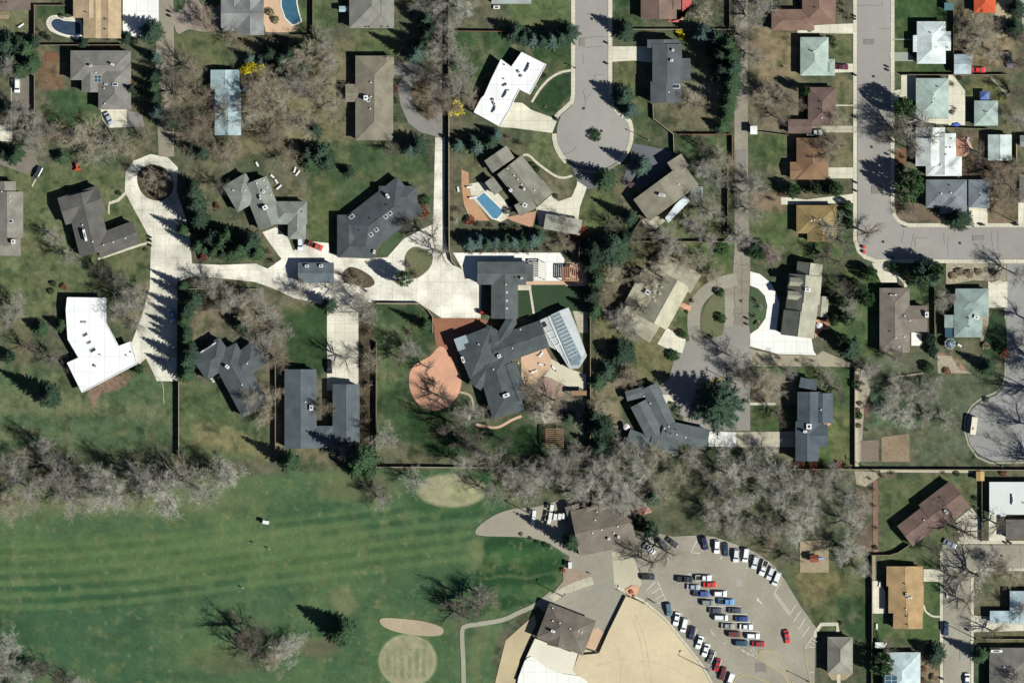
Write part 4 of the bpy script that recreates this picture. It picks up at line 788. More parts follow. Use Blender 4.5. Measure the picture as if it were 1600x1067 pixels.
# blue canopy and tarpaulin
r_ = empty('canopy_tent', (X(1538), Y(150), 0)); tag(r_, 'blue pointed canopy tent above the small pale garage', 'tent')
b = MB(); q = [(-1.7,-1.5),(1.7,-1.5),(1.7,1.5),(-1.7,1.5)]
for k in range(4): b.face([(*q[k], 2.1), (*q[(k+1) % 4], 2.1), (0, .2, 3.0)])
b.build('canopy', mat('blue_canvas', '#6a7fc0', .8, .06), r_)
for p in q: b = MB(); b.tube((*p, 0), (*p, 2.15), .04, .04, 5); b.build('pole', M_dark, r_)
def lump(name, label, cat, x, y, lx, ly, lz, m, seed=1, group=None):
    bm_ = bmesh.new(); bmesh.ops.create_icosphere(bm_, subdivisions=3, radius=1); rr = random.Random(seed)
    for v in bm_.verts:
        f = 1+.18*math.sin(v.co.x*5+seed)*math.cos(v.co.y*4+seed*2)+rr.uniform(-.05, .05); v.co *= f; v.co.z = max(v.co.z, -.1)
        v.co.x *= lx*S/2; v.co.y *= ly*S/2; v.co.z *= lz
    me = bpy.data.meshes.new(name); bm_.to_mesh(me); bm_.free(); me.materials.append(m)
    o = link(bpy.data.objects.new(name, me)); o.location = (X(x), Y(y), .1*lz); tag(o, label, cat, group); return o
lump('tarpaulin', 'crumpled blue tarpaulin heap beside the paved yard', 'tarpaulin', 1493, 195, 15, 7, .5, mat('blue_tarp', '#3f5fae', .6, .15), 3)
lump('tarpaulin', 'small blue cover next to the pale blue metal roof', 'tarpaulin', 381, 137, 10, 11, .7, mat('blue_cover', '#5b6f96', .6, .15), 5)
lump('boulder_pile', 'jumble of pale boulders at the street side rock garden', 'boulders', 1560, 441, 26, 8, .5, mat('pale_boulder', '#c9c1ae', .9, .35, 2), 8)

# pools
def pool(label, pts, water, sm=True, cop='#f2eede', steps=None):
    p2 = smooth(pts, 5) if sm else pts
    c = (X(sum(p[0] for p in pts)/len(pts)), Y(sum(p[1] for p in pts)/len(pts))); of = (-c[0], -c[1], 0)
    r = empty('swimming_pool', (c[0], c[1], 0)); tag(r, label, 'swimming pool')
    b = MB(); W3 = [(X(x), Y(y)) for x, y in p2]; n_ = len(p2)
    out = [(X(x), Y(y)) for x, y in inset(p2, -1.9)]
    for i in range(n_):
        j = (i+1) % n_; b.face([(*W3[i], .24), (*W3[j], .24), (*out[j], .24), (*out[i], .24)]); b.face([(*W3[i], .24), (*W3[j], .24), (*W3[j], -.1), (*W3[i], -.1)]); b.face([(*out[i], .24), (*out[j], .24), (*out[j], 0), (*out[i], 0)])
    b.build('coping', mat('coping', cop, .8, .06), r, of)
    b = MB(); b.face([(*p, .19) for p in W3]); b.build('water', water, r, of); return r
W_blue = mat('pool_water', '#6095b2', .08, .12, .9, .1, spec=.5); W_dk = mat('pool_cover', '#3a4a5e', .3, .25, .5, .2); W_mid = mat('pool_water_deep', '#446f86', .1, .2, .5, .2)
pool('kidney shaped pool with a dark navy cover and white rim', [(80,38),(84,31),(92,30),(100,33),(112,34),(124,36),(126,46),(124,56),(112,56),(98,53),(86,47)], W_dk)
pool('curved blue pool at the top edge with a pointed lower end', [(440,-20),(464,-20),(463,5),(466,20),(470,33),(464,37),(457,39),(446,28),(440,10)], W_mid, False)
pool('rectangular bright blue pool turned diagonally on a cream deck', [(756,301),(786.5,330.5),(776.5,342),(770,341),(744,310.5)], W_blue, False)
lm('blue rectangular pool', 765, 322); lm('dark kidney shaped pool', 103, 43); lm('round brick patio', 680, 600); lm('turning circle', 927, 209); lm('curved pool at the top edge', 455, 15)
lm('sand field', 1000, 1020); lm('long sand bunker', 643, 980); lm('striped round putting green', 637, 1033); lm('pale oval green', 706, 766); lm('grassy loop of the drive', 1112, 490); lm('white looping drive', 1195, 480)
lm('lower right road junction', 1495, 880); lm('right hand turning court', 1560, 665); lm('beige garden plots', 1385, 700); lm('wide street', 1365, 200); lm('street bend', 1375, 375); lm('parking lot', 1150, 930)
lm('sandy play area', 1272, 868); lm('striped fairway', 250, 900); lm('long boundary wall', 800, 730); lm('lawn on the far left', 60, 430); lm('round cluster of drives', 240, 280); lm('straight white drive', 535, 545); lm('left edge lane', 35, 240)
# ------------------------------------------------------------------ walls and fences
M_fw = mat('fence_timber', '#8d7f68', .9, .2, 2); M_fwall = mat('garden_wall', '#a89c84', .9, .15, 1); M_fbr = mat('fence_red', '#8a5f4c', .9, .2, 2)
def fence(label, pts, h=1.9, th=1.0, m=None, name='fence'):
    m = m or M_fw; c = (X(pts[0][0]), Y(pts[0][1])); r = empty(name, (c[0], c[1], 0)); tag(r, label, 'wall' if 'wall' in name else 'fence'); of = (-c[0], -c[1], 0)
    b = MB(); cp = MB()
    for i in range(len(pts)-1):
        a_, b_ = pts[i], pts[i+1]
        b.prism([(X(p), Y(q)) for p, q in band([a_, b_], th*.55)], 0, h-.01*i); cp.prism([(X(p), Y(q)) for p, q in band([a_, b_], th)], h-.06-.01*i, h+.04-.01*i)
    b.build('panel', m, r, of); cp.build('capping', m, r, of)
    L_ = 0; ln = math.hypot(pts[1][0]-pts[0][0], pts[1][1]-pts[0][1]); k = max(2, min(14, int(ln/22)))
    for i in range(k+1):
        t = i/k; x = pts[0][0]+(pts[1][0]-pts[0][0])*t; y = pts[0][1]+(pts[1][1]-pts[0][1])*t
        q = MB(); q.obox(X(x), Y(y), .2, .2, 0, 0, h+.1); q.build('post', m, r, of)
    return r
fence('long wall right of the leafy lane running down to the terrace', [(701.5,-20),(701.5,300),(702,394)], 2.0, 1.4, M_fwall, 'garden_wall')
fence('straight tall fence down the right side of the mansion garden', [(922.5,374),(922.5,726)], 2.2, 1.2)
fence('fence from the mansion corner to the alley above the tan lawn', [(985,377.5),(1150,378)], 1.9, 1.0)
fence('short fence beside the alley right of the sunroom house', [(1137,262),(1137,365)], 1.9, 1.0)
fence('red brown fence along the top of the yard below the big spruces', [(1061,210.5),(1143,210.5)], 1.8, 1.2, M_fbr)
fence('red brown fence post line beside the alley next to the small lawn', [(1144,212),(1144,262)], 1.6, 1.0, M_fbr)
fence('pale fence behind the slate gabled house reaching the alley', [(958,46.5),(1150,46.5)], 1.5, .8, M_fwall)
fence('fence beside the alley at the top edge', [(1140,-10),(1140,44)], 1.7, .8)
fence('long wall between the gardens and the golf course on the left', [(588,729.5),(700,730)], 2.0, 1.2, M_fwall, 'garden_wall')
fence('long wall between the gardens and the wooded strip in the middle', [(700,730),(960,731)], 1.8, 1.0, M_fwall, 'garden_wall')
fence('long dark topped wall along the foot of the open plot on the right', [(1230,733),(1640,734.5)], 2.0, 1.2, M_fwall, 'garden_wall')
fence('straight white topped fence down the golf side lawn', [(279.5,597),(279.5,712)], 1.9, 1.0, M_fwall)
fence('fence along the strip between brick patio lawn and bare bed', [(588,535),(588,729)], 1.9, 1.0)
fence('narrow tan fence left of the long slate blue house', [(430.5,560),(430.5,715)], 1.7, 1.2)
fence('low white wall under the drive above the four winged house', [(295,451.5),(405,451.5)], .8, 1.0, M_fwall, 'garden_wall')
fence('grey wall along the lower edge of the concrete court', [(588,474),(655,474.5)], 1.6, 1.6, M_fwall, 'garden_wall')
fence('curved wall beside the concrete court entrance at the terrace', [(703,396),(706,408),(714,417),(723,421)], 1.4, 1.0, M_fwall, 'garden_wall')
fence('curved low wall round the corner of the patio side lawn', [(655,474),(668,484),(676,495),(676,520)], 1.2, 1.0, M_fwall, 'garden_wall')
fence('dark fence left of the kidney shaped pool garden', [(54,8),(54,72)], 1.8, .8)
fence('fence across the top of the kidney shaped pool garden', [(54,9),(102,9)], 1.5, .8)
fence('fence between the tan roofed house and the solar house', [(68,71),(192,71)], 1.6, .9)
fence('dark hedge like fence right of the left edge lane', [(54,120),(54,178)], 1.7, .8)
fence('tall fence between the orange tan house and the grassy park', [(1362.5,868),(1362.5,1002)], 2.0, 1.0)
fence('fence corner joining the chestnut house to the park fence', [(1362,867),(1390,867),(1403,863),(1421,851)], 1.9, 1.0)
fence('fence from the street across to the red car behind two white roofs', [(1410,117.5),(1575,117.5)], 1.8, 1.0)
fence('dark fence between the white hip roof and the bare yard', [(1489.5,15),(1489.5,84)], 1.8, .8)
fence('fence between the lower right house and light blue roofed house', [(1540,998),(1660,998)], 1.7, 1.0)
fence('fence beside the beige garden plots running beside rubble path', [(1335.5,572),(1335.5,728)], 1.5, .9)
fence('fence between chestnut house garden and the white fan driveway', [(1534,752),(1534,845)], 1.4, .8)
fence('fence behind the small park building at the lower edge', [(1362,1003),(1362,1100)], 1.6, .9)
fence('fence between long brown grey house and sage blue house', [(1460,450),(1461,560)], 1.7, .9)
fence('angled fence from the taupe gabled house to the mansion corner', [(1002,343),(990,362),(984,377)], 1.9, 1.0)
fence('fence from the slate gabled house down to the dark asphalt drive', [(1020,164),(1021,186),(1052,210),(1053,240)], 1.6, .8, M_fwall)
fence('fence under the broad patio of the T shaped house lawn', [(905,376),(905,408),(919,412)], 1.8, 1.0)
fence('low timber railing round the pro shop sand field', [(936,1018),(951,985),(978,930)], 1.2, .7, M_dark)
fence('low railing from the pro shop corner round the brick patio', [(891,1016),(910,1022),(934,1020)], 1.2, .7, M_dark)
fence('low railing along the left terrace side of the pro shop', [(836,996),(820,1030),(808,1062)], 1.2, .7, M_dark)
fence('fence behind white gabled garage near the right edge', [(1588,226),(1588,264)], 1.8, 1.6, M_fwall)
fence('timber retaining edge in the open plot under the brown grey house', [(1384,593),(1405,588),(1443,583)], .5, 2.6, mat('rubble', '#a89a80', .9, .35, 2), 'retaining_wall')
fence('brown fence at the top of the green lawn beside the leafy lane', [(716,49),(795,50)], 1.7, .9, M_fbr)
fence('fence dividing the two back gardens below the hip roofed houses', [(1480,200),(1545,202)], 1.4, .8)
fence('fence on the top side of the ochre brown roof', [(1172,204.5),(1232,212)], 1.3, .7)
fence('fence at the right of the broad grey roof shed', [(489,-10),(489,55)], 1.8, .9)
fence('fence beside the curved pool at the top edge', [(487,55),(410,55)], 1.3, .7)

# ------------------------------------------------------------------ hedge strips of loose brush
# ------------------------------------------------------------------ vehicles
def make_car(kind):
    """prototype meshes: body painted by object colour; x forward"""
    P = {'sedan': (4.7, 1.82, .62, .92, 1.42, -1.75, 1.05, -.95, .35), 'suv': (4.7, 1.92, .75, 1.08, 1.72, -2.2, 1.15, -1.9, .55), 'pickup': (5.6, 1.98, .8, 1.12, 1.82, -.55, 1.35, -.35, .75), 'van': (5.0, 1.95, .7, 1.05, 1.85, -2.35, 1.55, -2.15, .9)}[kind]
    L, W, z1, z2, z3, cr, cf, rr_, rf_ = P; parts = {}
    prof = [(-L/2, .35), (-L/2, z2-.08), (-L/2+.12, z2), (cf, z2), (L/2-.35, z2-.12), (L/2-.05, z2-.3), (L/2, .6), (L/2-.03, .32)]
    b = MB(); n_ = len(prof)
    def ring(y, sx, sz): return [(x*sx, y, z*sz) for x, z in prof]
    rings = [ring(-W/2, .97, .93), ring(-W/2+.12, 1, 1), ring(W/2-.12, 1, 1), ring(W/2, .97, .93)]
    base = len(b.v); b.v += [p for r in rings for p in r]
    for k in range(3):
        for i in range(n_):
            j = (i+1) % n_; b.f.append((base+k*n_+i, base+(k+1)*n_+i, base+(k+1)*n_+j, base+k*n_+j)); b.mi.append(0)
    b.f.append(tuple(base+i for i in range(n_))); b.mi.append(0); b.f.append(tuple(base+3*n_+i for i in range(n_-1, -1, -1))); b.mi.append(0)
    if kind == 'pickup':
        b.box(-L/2+.12, -W/2+.16, z2-.02, cr-.12, W/2-.16, z2+.012, 1)
        for s_ in (-1, 1): b.box(-L/2+.05, s_*W/2-.1*(1+s_)+.02, z2-.05, cr, s_*W/2+.1*(1-s_)-.02, z2+.16, 0)
        b.box(-L/2+.02, -W/2+.1, z2-.05, -L/2+.14, W/2-.1, z2+.15, 0)
    parts['body'] = b.mesh('body', [M_paint, M_dark])
    g = MB(); w0, w1 = W/2-.08, W/2-.28
    vs = [(cr,-w0,z2-.01),(cf,-w0,z2-.01),(cf,w0,z2-.01),(cr,w0,z2-.01),(rr_,-w1,z3-.03),(rf_,-w1,z3-.03),(rf_,w1,z3-.03),(rr_,w1,z3-.03)]
    g.add(vs, [(4,5,6,7),(0,1,5,4),(1,2,6,5),(2,3,7,6),(3,0,4,7)]); parts['glasshouse'] = g.mesh('glasshouse', M_glass)
    t = MB(); t.obox((rr_+rf_)/2, 0, rf_-rr_+.04, 2*w1+.05, 0, z3-.06, z3+.02, 0, .96, .94); parts['roof_panel'] = t.mesh('roof_panel', M_paint)
    wl = MB(); r0 = .34; wl.tube((0,-.11,0), (0,.11,0), r0, r0, 14, cap=True); parts['wheel'] = wl.mesh('wheel', M_tyre)
    ri = MB(); ri.tube((0,-.125,0), (0,.125,0), .2, .2, 10, cap=True); parts['rim'] = ri.mesh('rim', M_lamp)
    hl = MB(); hl.box(-.06, -.18, -.07, .05, .18, .07); parts['headlight'] = hl.mesh('headlight', M_lamp); 
    tl = MB(); tl.box(-.04, -.14, -.1, .05, .14, .1); parts['tail_light'] = tl.mesh('tail_light', M_tail)
    return parts, (L, W, z2)
CARS = {k: make_car(k) for k in ('sedan', 'suv', 'pickup', 'van')}
CARN = {'sedan': 'car', 'suv': 'car', 'pickup': 'pickup_truck', 'van': 'van'}
def car(kind, x, y, ang, colr, label, group=None, k=1.0):
    parts, (L, W, z2) = CARS[kind]; c = alb(colr, 1.1)+[1]
    r = empty(CARN[kind], (X(x), Y(y), .06), R(-ang)); r.scale = (k, k, k)
    tag(r, label, {'sedan': 'car', 'suv': 'car', 'pickup': 'pickup truck', 'van': 'van'}[kind], group)
    def pt(nm, loc=(0, 0, 0), par=None):
        o = bpy.data.objects.new(nm, parts[nm]); o.location = loc; o.color = c; return link(o, par or r)
    pt('body'); pt('glasshouse'); pt('roof_panel')
    for sx in (-1, 1):
        for sy in (-1, 1): wv = pt('wheel', (sx*L*.31, sy*(W/2-.1), .34)); pt('rim', (0, 0, 0), wv)
    for sy in (-1, 1): pt('headlight', (L/2-.12, sy*(W/2-.3), .68)); pt('tail_light', (-L/2+.01, sy*(W/2-.28), .8))
    return r
WH, SI, BK, GY_, NV, RD, BL, TL, DR = '#f4f4f2', '#c3c8cc', '#2a2b2e', '#6a6d6c', '#2e3350', '#d8352a', '#4a62a8', '#35536a', '#7d2f2c'
lot = [  # zoom coordinates of the parking lot
 ('suv',518,122,76,'#2c2d4c','navy car at the left end of the arc of cars along the upper kerb'),('suv',600,147,92,WH,'white car second from the left on the upper arc of the lot'),('sedan',660,165,86,'#24395a','dark blue car third from the left on the upper arc of the lot'),
 ('suv',730,207,95,'#dcdedf','silver white car fourth from the left on the upper arc of the lot'),('van',795,202,98,WH,'long white van fifth from the left on the upper arc of the lot'),('suv',858,252,104,'#dfe2e4','silver white car fourth from the right on the upper arc'),
 ('pickup',916,290,110,WH,'white pickup third from the right on the upper arc of the lot'),('suv',963,325,112,'#e4e6e6','pale silver car second from the right on the upper arc'),('van',1002,362,112,WH,'white van at the lower right end of the upper arc'),
 ('sedan',145,160,40,WH,'white car under bare branches near the clubhouse entrance'),('suv',238,130,45,'#5a5a66','grey car half shaded by branches between a white and a black car'),('sedan',302,118,38,'#3c3c3e','black car at the right of the three by the clubhouse'),
 ('suv',137,350,1,'#2c2e32','black car alone beside the round brick planter'),
 ('pickup',385,366,3,'#26282c','black pickup at the top left of the middle rows'),('pickup',510,357,0,WH,'white pickup at the top right of the middle rows'),
 ('sedan',442,418,3,'#aab6c0','silver blue car in the left column, second row of the lot'),('sedan',553,402,0,'#e03a24','bright red car in the right column, second row'),
 ('pickup',496,463,2,BL,'royal blue pickup in the left column, third row'),('suv',622,463,0,WH,'white car in the right column, third row'),
 ('suv',540,523,2,'#8b908c','grey car in the left column, fourth row'),('pickup',664,517,2,'#6aa4d8','sky blue pickup in the right column, fourth row'),
 ('sedan',590,576,3,'#53565a','dark grey car in the left column, fifth row'),('sedan',722,575,2,'#4d5258','charcoal car in the right column, fifth row'),
 ('van',627,624,2,'#eef0f0','white van in the left column, sixth row'),('sedan',768,632,2,'#2f4a88','dark blue car in the right column, sixth row'),
 ('sedan',673,681,3,'#a7a39c','two tone silver car in the left column, seventh row'),('sedan',798,686,2,WH,'white car in the right column, seventh row'),
 ('suv',718,735,3,'#76403c','maroon car in the left column, eighth row'),('suv',843,748,2,WH,'white car in the right column, eighth row'),
 ('suv',766,796,2,TL,'teal blue car in the left column, bottom row'),('sedan',882,801,3,'#b02c2c','crimson car in the right column, bottom row'),
 ('suv',275,568,82,'#5c7688','slate blue car at the top of the row along the sand field'),('sedan',328,633,102,WH,'white car second from the top along the sand field'),('van',380,675,104,WH,'white van third from the top along the sand field'),
 ('suv',433,727,100,'#2c2e48','navy car fourth from the top along the sand field'),('sedan',482,790,108,WH,'white car fifth from the top along the sand field'),('sedan',524,843,106,WH,'white car sixth from the top along the sand field'),
 ('sedan',560,888,110,'#6d6a66','dark silver car seventh from the top along the sand field'),('sedan',605,943,104,'#b73434','red car eighth from the top along the sand field'),('suv',640,1000,104,'#6c3434','dark maroon car third from the bottom along the sand field'),
 ('van',690,1042,110,WH,'white van at the bottom of the row along the sand field'),
 ('sedan',1073,752,80,'#d43a34','lone red car driving in the open right side of the lot')]
for k, x, y, a, c, lb in lot:
    px, py = z6(x, y); car(k, px+1, py, a, c, lb, 'cars in the golf parking lot', 1.0)
for k, x, y, a, c, lb in (('sedan',170,186,65,'#b9c0cc','silver car on the cream apron below the solar house'),('van',27,134,91,'#fffdf5','long white van parked on the left edge lane'),('sedan',269,493,80,'#a9c4de','pale blue car in tree shade on the concrete drive'),
    ('suv',469,381,88,'#e8ecf2','white car nose out beside the sage grey roof'),('pickup',494,385,22,'#e0523c','orange red pickup beside the large slate house'),('pickup',1273,207.5,0,'#e8eee8','white pickup between the two brown roofed houses'),
    ('sedan',1315,105,2,'#6a1f2b','dark red car beside the sage hip roofed house'),('sedan',1529,109.5,2,'#e8392f','bright red car right of the pale gabled garage'),('pickup',1577,94,88,'#7a7c86','grey car under trees in the alley near the red car'),
    ('suv',1478,982,91,'#37415a','dark blue car parked at the left kerb of the lower road'),('sedan',1511,1062,91,WH,'white car at the bottom edge of the lower right road'),('van',1567,797,90,'#f2f4f4','white van beside the white flat roof recess'),
    ('sedan',1484,849,28,'#8d97a5','grey blue car under branches by the chestnut house'),('sedan',59,270,118,'#3a3c40','black car on the left edge lane'),('suv',515,573,90,'#26262a','black car left of the straight white drive')):
    car(k, x, y, a, c, lb)
# camper trailer on the court
r_ = empty('camper_trailer', (X(1521), Y(665), .06), R(-97)); tag(r_, 'cream camper trailer parked on the left rim of the turning court', 'trailer')
b = MB(); b.box(-3.1,-1.05,.6,3.1,1.05,2.6); b.box(-2.9,-.95,2.6,2.9,.95,2.68); b.build('body', mat('camper_cream', '#ece4cc', .5, .04), r_)
b = MB(); b.box(.6,-.3,2.66,1.4,.3,2.9); b.build('roof_unit', M_trim, r_)
b = MB(); b.box(3.08,-.08,.55,4.3,.08,.68); b.build('tow_bar', M_dark, r_)
for sy in (-1, 1):
    b = MB(); b.tube((-.3, sy*1.05-.1, .36), (-.3, sy*1.05+.1, .36), .36, .36, 12, cap=True); b.build('wheel', M_tyre, r_)
    b = MB(); b.box(-1.5, sy*1.06-.02, 1.4, .5, sy*1.06+.02, 2.0); b.build('window', M_glass, r_)
# motorcycles
for i, (x, y) in enumerate(((1017.5,937.5),(1022,940.5))):
    r_ = empty('motorcycle', (X(x), Y(y), .06), R(-35)); tag(r_, ('black motorcycle nearer the sand field wall','black motorcycle nearer the striped parking bays')[i], 'motorcycle', 'parked motorcycles')
    for sx in (-.72, .72): b = MB(); b.tube((sx,-.07,.33), (sx,.07,.33), .33, .33, 12, cap=True); b.build('wheel', M_tyre, r_)
    b = MB(); b.box(-.55,-.16,.4,.35,.16,.8); b.box(-.8,-.17,.78,0,.17,.9); b.tube((.72,0,.35),(.45,0,1.05),.05,.05,6); b.build('frame', M_dark, r_)
    b = MB(); b.tube((.42,-.4,1.05),(.42,.4,1.05),.03,.03,6); b.build('handlebar', M_lamp, r_); b = MB(); b.box(0,-.15,.8,.42,.15,1.02); b.build('fuel_tank', mat('tank_paint', '#3a3c44', .3, .03), r_)
# golf carts
def make_cart():
    P = {}
    b = MB(); b.box(-1.1,-.58,.28,1.15,.58,.5); b.box(.6,-.55,.5,1.15,.55,.9); b.box(-1.1,-.56,.5,-.5,.56,.85); P['body'] = b.mesh('body', M_paint)
    b = MB(); b.box(-.5,-.5,.5,.0,.5,.8); b.box(-.62,-.5,.8,-.48,.5,1.2); P['seat'] = b.mesh('seat', mat('seat_vinyl', '#a8a08e', .6, .05))
    b = MB(); b.obox(-.05,0,1.9,1.2,0,1.86,1.96,0,.93,.9); P['canopy'] = b.mesh('canopy', M_white)
    b = MB()
    for sx, sy in ((-.9,-.5),(-.9,.5),(.75,-.5),(.75,.5)): b.tube((sx,sy,.5),(sx*.92,sy,1.88),.025,.025,5)
    P['canopy_frame'] = b.mesh('canopy_frame', M_dark)
    b = MB(); b.tube((0,-.1,0),(0,.1,0),.23,.23,12,cap=True); P['wheel'] = b.mesh('wheel', M_tyre)
    b = MB(); b.tube((.62,-.25,.9),(.4,-.25,1.02),.17,.17,10,cap=False); P['steering_wheel'] = b.mesh('steering_wheel', M_dark)
    return P
CP = make_cart()
for i, (x, y, a, lb) in enumerate(((834.5,802,95,'white golf cart alone at the left of the cart park'),(862,793,100,'white golf cart at the top of the cart group'),(860,805,100,'white golf cart in the middle of the group left of the row'),(867.5,807,100,'white golf cart first of the short row by the clubhouse'),
    (874.5,806.5,100,'white golf cart in the middle of the short row'),(881,806,100,'white golf cart nearest the clubhouse wall'),(858,814,110,'white golf cart half in shade below the cart group'),(833,813,95,'grey shaded golf cart below the lone cart'),
    (415,815.5,10,'white golf cart out on the open fairway'),(890.5,882.5,90,'white golf cart beside the brick path at the tee'))):
    r = empty('golf_cart', (X(x), Y(y), .06), R(-a)); r.scale = (1.05, 1.05, 1.05); tag(r, lb, 'golf cart', 'golf carts'); cc = alb('#efefe9')+[1]
    for nm in ('body', 'seat', 'canopy', 'canopy_frame', 'steering_wheel'): o = bpy.data.objects.new(nm, CP[nm]); o.color = cc; link(o, r)
    for sx in (-.8, .8):
        for sy in (-.5, .5): o = bpy.data.objects.new('wheel', CP['wheel']); o.location = (sx, sy, .23); link(o, r)
# small tractors
for x, y, a, c, lb in ((120,257,80,'#e0603c','small orange tractor left of the round cluster of drives'),(753,488,20,'#c83a34','small red garden tractor on the concrete court')):
    r = empty('garden_tractor', (X(x), Y(y), .05), R(-a)); r.scale = (1.3, 1.3, 1.3); tag(r, lb, 'tractor'); m_ = mat('tractor_paint'+c[1:], c, .4, .05)
    b = MB(); b.obox(.5,0,1.3,.6,0,.5,1.1,0,.95,.8); b.box(-.8,-.35,.45,0,.35,.7); b.build('hood', m_, r)
    b = MB(); b.box(-.75,-.25,.7,-.3,.25,.85); b.box(-.85,-.25,.85,-.72,.25,1.2); b.build('seat', M_dark, r)
    for sx, q in ((-.6, .5), (.8, .3)):
        for sy in (-.45, .45): b = MB(); b.tube((sx,sy-.12,q),(sx,sy+.12,q),q,q,14,cap=True); b.build('wheel', M_tyre, r)
    b = MB(); b.tube((-.1,0,.8),(-.25,0,1.15),.03,.03,5); b.tube((-.27,0,1.12),(-.23,0,1.17),.18,.18,10,cap=True); b.build('steering_wheel', M_dark, r)
    if a == 80: b = MB(); b.box(1.2,-.8,.2,1.7,.8,.7); b.build('bucket', m_, r)
# wheeled bins at the kerbs
def make_bin():
    b = MB(); b.obox(0,0,.5,.55,0,.12,1.0,0,1.15,1.1); B_ = b.mesh('bin_body', mat('bin_plastic', '#3d4038', .6, .05))
    b = MB(); b.obox(.02,0,.66,.66,0,1.0,1.08,0,.9,.9); b.box(-.38,-.25,1.0,-.3,.25,1.05); Lm = b.mesh('lid', mat('bin_lid', '#35352f', .6, .05))
    b = MB(); b.tube((0,-.3,0),(0,.3,0),.12,.12,10,cap=True); Wm = b.mesh('axle_wheels', M_tyre); return B_, Lm, Wm
BN = make_bin()
for i, (x, y) in enumerate(((1336,26),(1336,30.5),(1337,118),(1337,184),(1338.5,286),(1338.5,299),(1387.5,105),(1388,110.5),(1388,242),(1533,351.5),(1537,351.5),(1586,351.5),(1590,351.5),(1391,403),(1395,403),(949,68),(949,100),(869,185),(870,188),(266,19),(266,26),(236,371),(236,377),(236,384),(1168,498),(1168,507),(1106,528),(1111,526),(1572,848),(1579,848),(1474,915),(1473,1060),(1513,984))):
    r = empty('wheeled_bin', (X(x), Y(y), .13), random.uniform(-.3, .3))
    auto(r, 'dark wheeled bin', 'bin', 'wheeled bins put out at the kerb', x, y)
    for nm, me, lo in (('bin_body', BN[0], (0,0,0)), ('lid', BN[1], (0,0,0)), ('wheels', BN[2], (-.25,0,.12))): o = bpy.data.objects.new(nm, me); o.location = lo; link(o, r)
for i, (x, y, lb) in enumerate(((1350,386.5,'red barrel nearer the top at the street bend kerb'),(1350,394,'red barrel nearer the bottom at the street bend kerb'))):
    r = empty('road_barrel', (X(x), Y(y), .05)); tag(r, lb, 'barrel', 'red barrels at the bend'); b = MB(); b.tube((0,0,0),(0,0,1.05),.62,.5,16,cap=True); b.build('drum', mat('barrel_red', '#e0402f', .5, .05), r)
    b = MB(); b.tube((0,0,.5),(0,0,.75),.585,.56,16); b.build('band', M_white, r)
# lamp posts and power poles
def pole(x, y, h, label, arm=0, adir=0, cross=False, name='street_lamp', cat='lamp post'):
    r = empty(name, (X(x), Y(y), 0)); tag(r, label, cat); b = MB(); m_ = M_wood if cross else M_dark
    b.tube((0,0,0),(0,0,h),.16,.1,8,cap=True); b.build('pole', m_, r)
    if arm:
        c_, s_ = math.cos(R(-adir)), math.sin(R(-adir)); b = MB(); b.tube((0,0,h-.2),(c_*arm,s_*arm,h+.1),.06,.05,6); b.build('arm', M_dark, r)
        b = MB(); b.obox(c_*arm, s_*arm, .8, .35, R(-adir), h, h+.18); b.build('lamp_head', M_dark, r)
    if cross:
        b = MB(); b.box(-.08,-1.1,h-.9,.08,1.1,h-.75); b.build('cross_arm', M_wood, r)
        for k in (-1, 0, 1): b = MB(); b.tube((0,k*.9,h-.75),(0,k*.9,h-.55),.06,.05,6,cap=True); b.build('insulator', M_white, r)
    b = MB(); b.tube((0,0,0),(0,0,.4),.3,.3,10,cap=True); b.build('base', M_conc_, r); return r
M_conc_ = mat('concrete_base', '#bdb6a4', .9, .1)
pole(1106,1046,9.5,'lamp post on the kerb by the sand field near the bottom',1.6,300)
pole(1006,942,9,'lamp post at the top corner of the sand field',1.4,300)
pole(879,931,8.5,'lamp post on the cream walkway above the pro shop',1.2,300)
pole(1264,1064,6,'lamp post beside the yellow kerbed island',1,200)
pole(1526,998,9.5,'street lamp on the right kerb of the lower road',2.5,180)
pole(822,799,7,'lamp post in the golf cart yard',1,0)
pole(1013,219,0.01+6,'lamp post beside the dark asphalt drive',1,200)
pole(900,107,3,'short lamp post beside the curved garden path',.5,180)
pole(1566,728,9,'white lamp post at the foot of the turning court',2,90)
pole(1367,737,10,'timber power pole left of the garden plots corner',0,0,True,'utility_pole','utility pole')
pole(1588,348,9,'timber power pole by the cream drive on the right edge',0,0,True,'utility_pole','utility pole')
pole(1171,320,9,'timber power pole on the right of the alley',0,0,True,'utility_pole','utility pole')
pole(1150,600,10,'timber power pole beside the lower drive by the giant conifer',0,0,True,'utility_pole','utility pole')
# clutter: play frame, garden seats, parasols, signs
r = empty('play_frame', (X(1272), Y(872), 0)); tag(r, 'small climbing frame with slide in the sandy play area', 'play frame')
for sx in (-1.2, 1.2):
    for sy in (-1, 1): b = MB(); b.tube((sx,sy,0),(sx,sy,2.6),.07,.07,6,cap=True); b.build('post', M_wood, r)
b = MB(); b.box(-1.3,-1.1,1.3,1.3,1.1,1.42); b.build('platform', M_wood, r); b = MB(); b.face([(-1.5,-1.3,2.5),(1.5,-1.3,2.5),(1.5,0,3.1),(-1.5,0,3.1)]); b.face([(-1.5,1.3,2.5),(1.5,1.3,2.5),(1.5,0,3.1),(-1.5,0,3.1)]); b.build('roof', mat('play_canvas', '#8a4a38', .7, .1), r)
b = MB(); b.face([(1.2,-.3,1.4),(1.2,.3,1.4),(3.6,.3,.2),(3.6,-.3,.2)]); b.build('slide', mat('slide_blue', '#5a86b8', .4, .03), r)
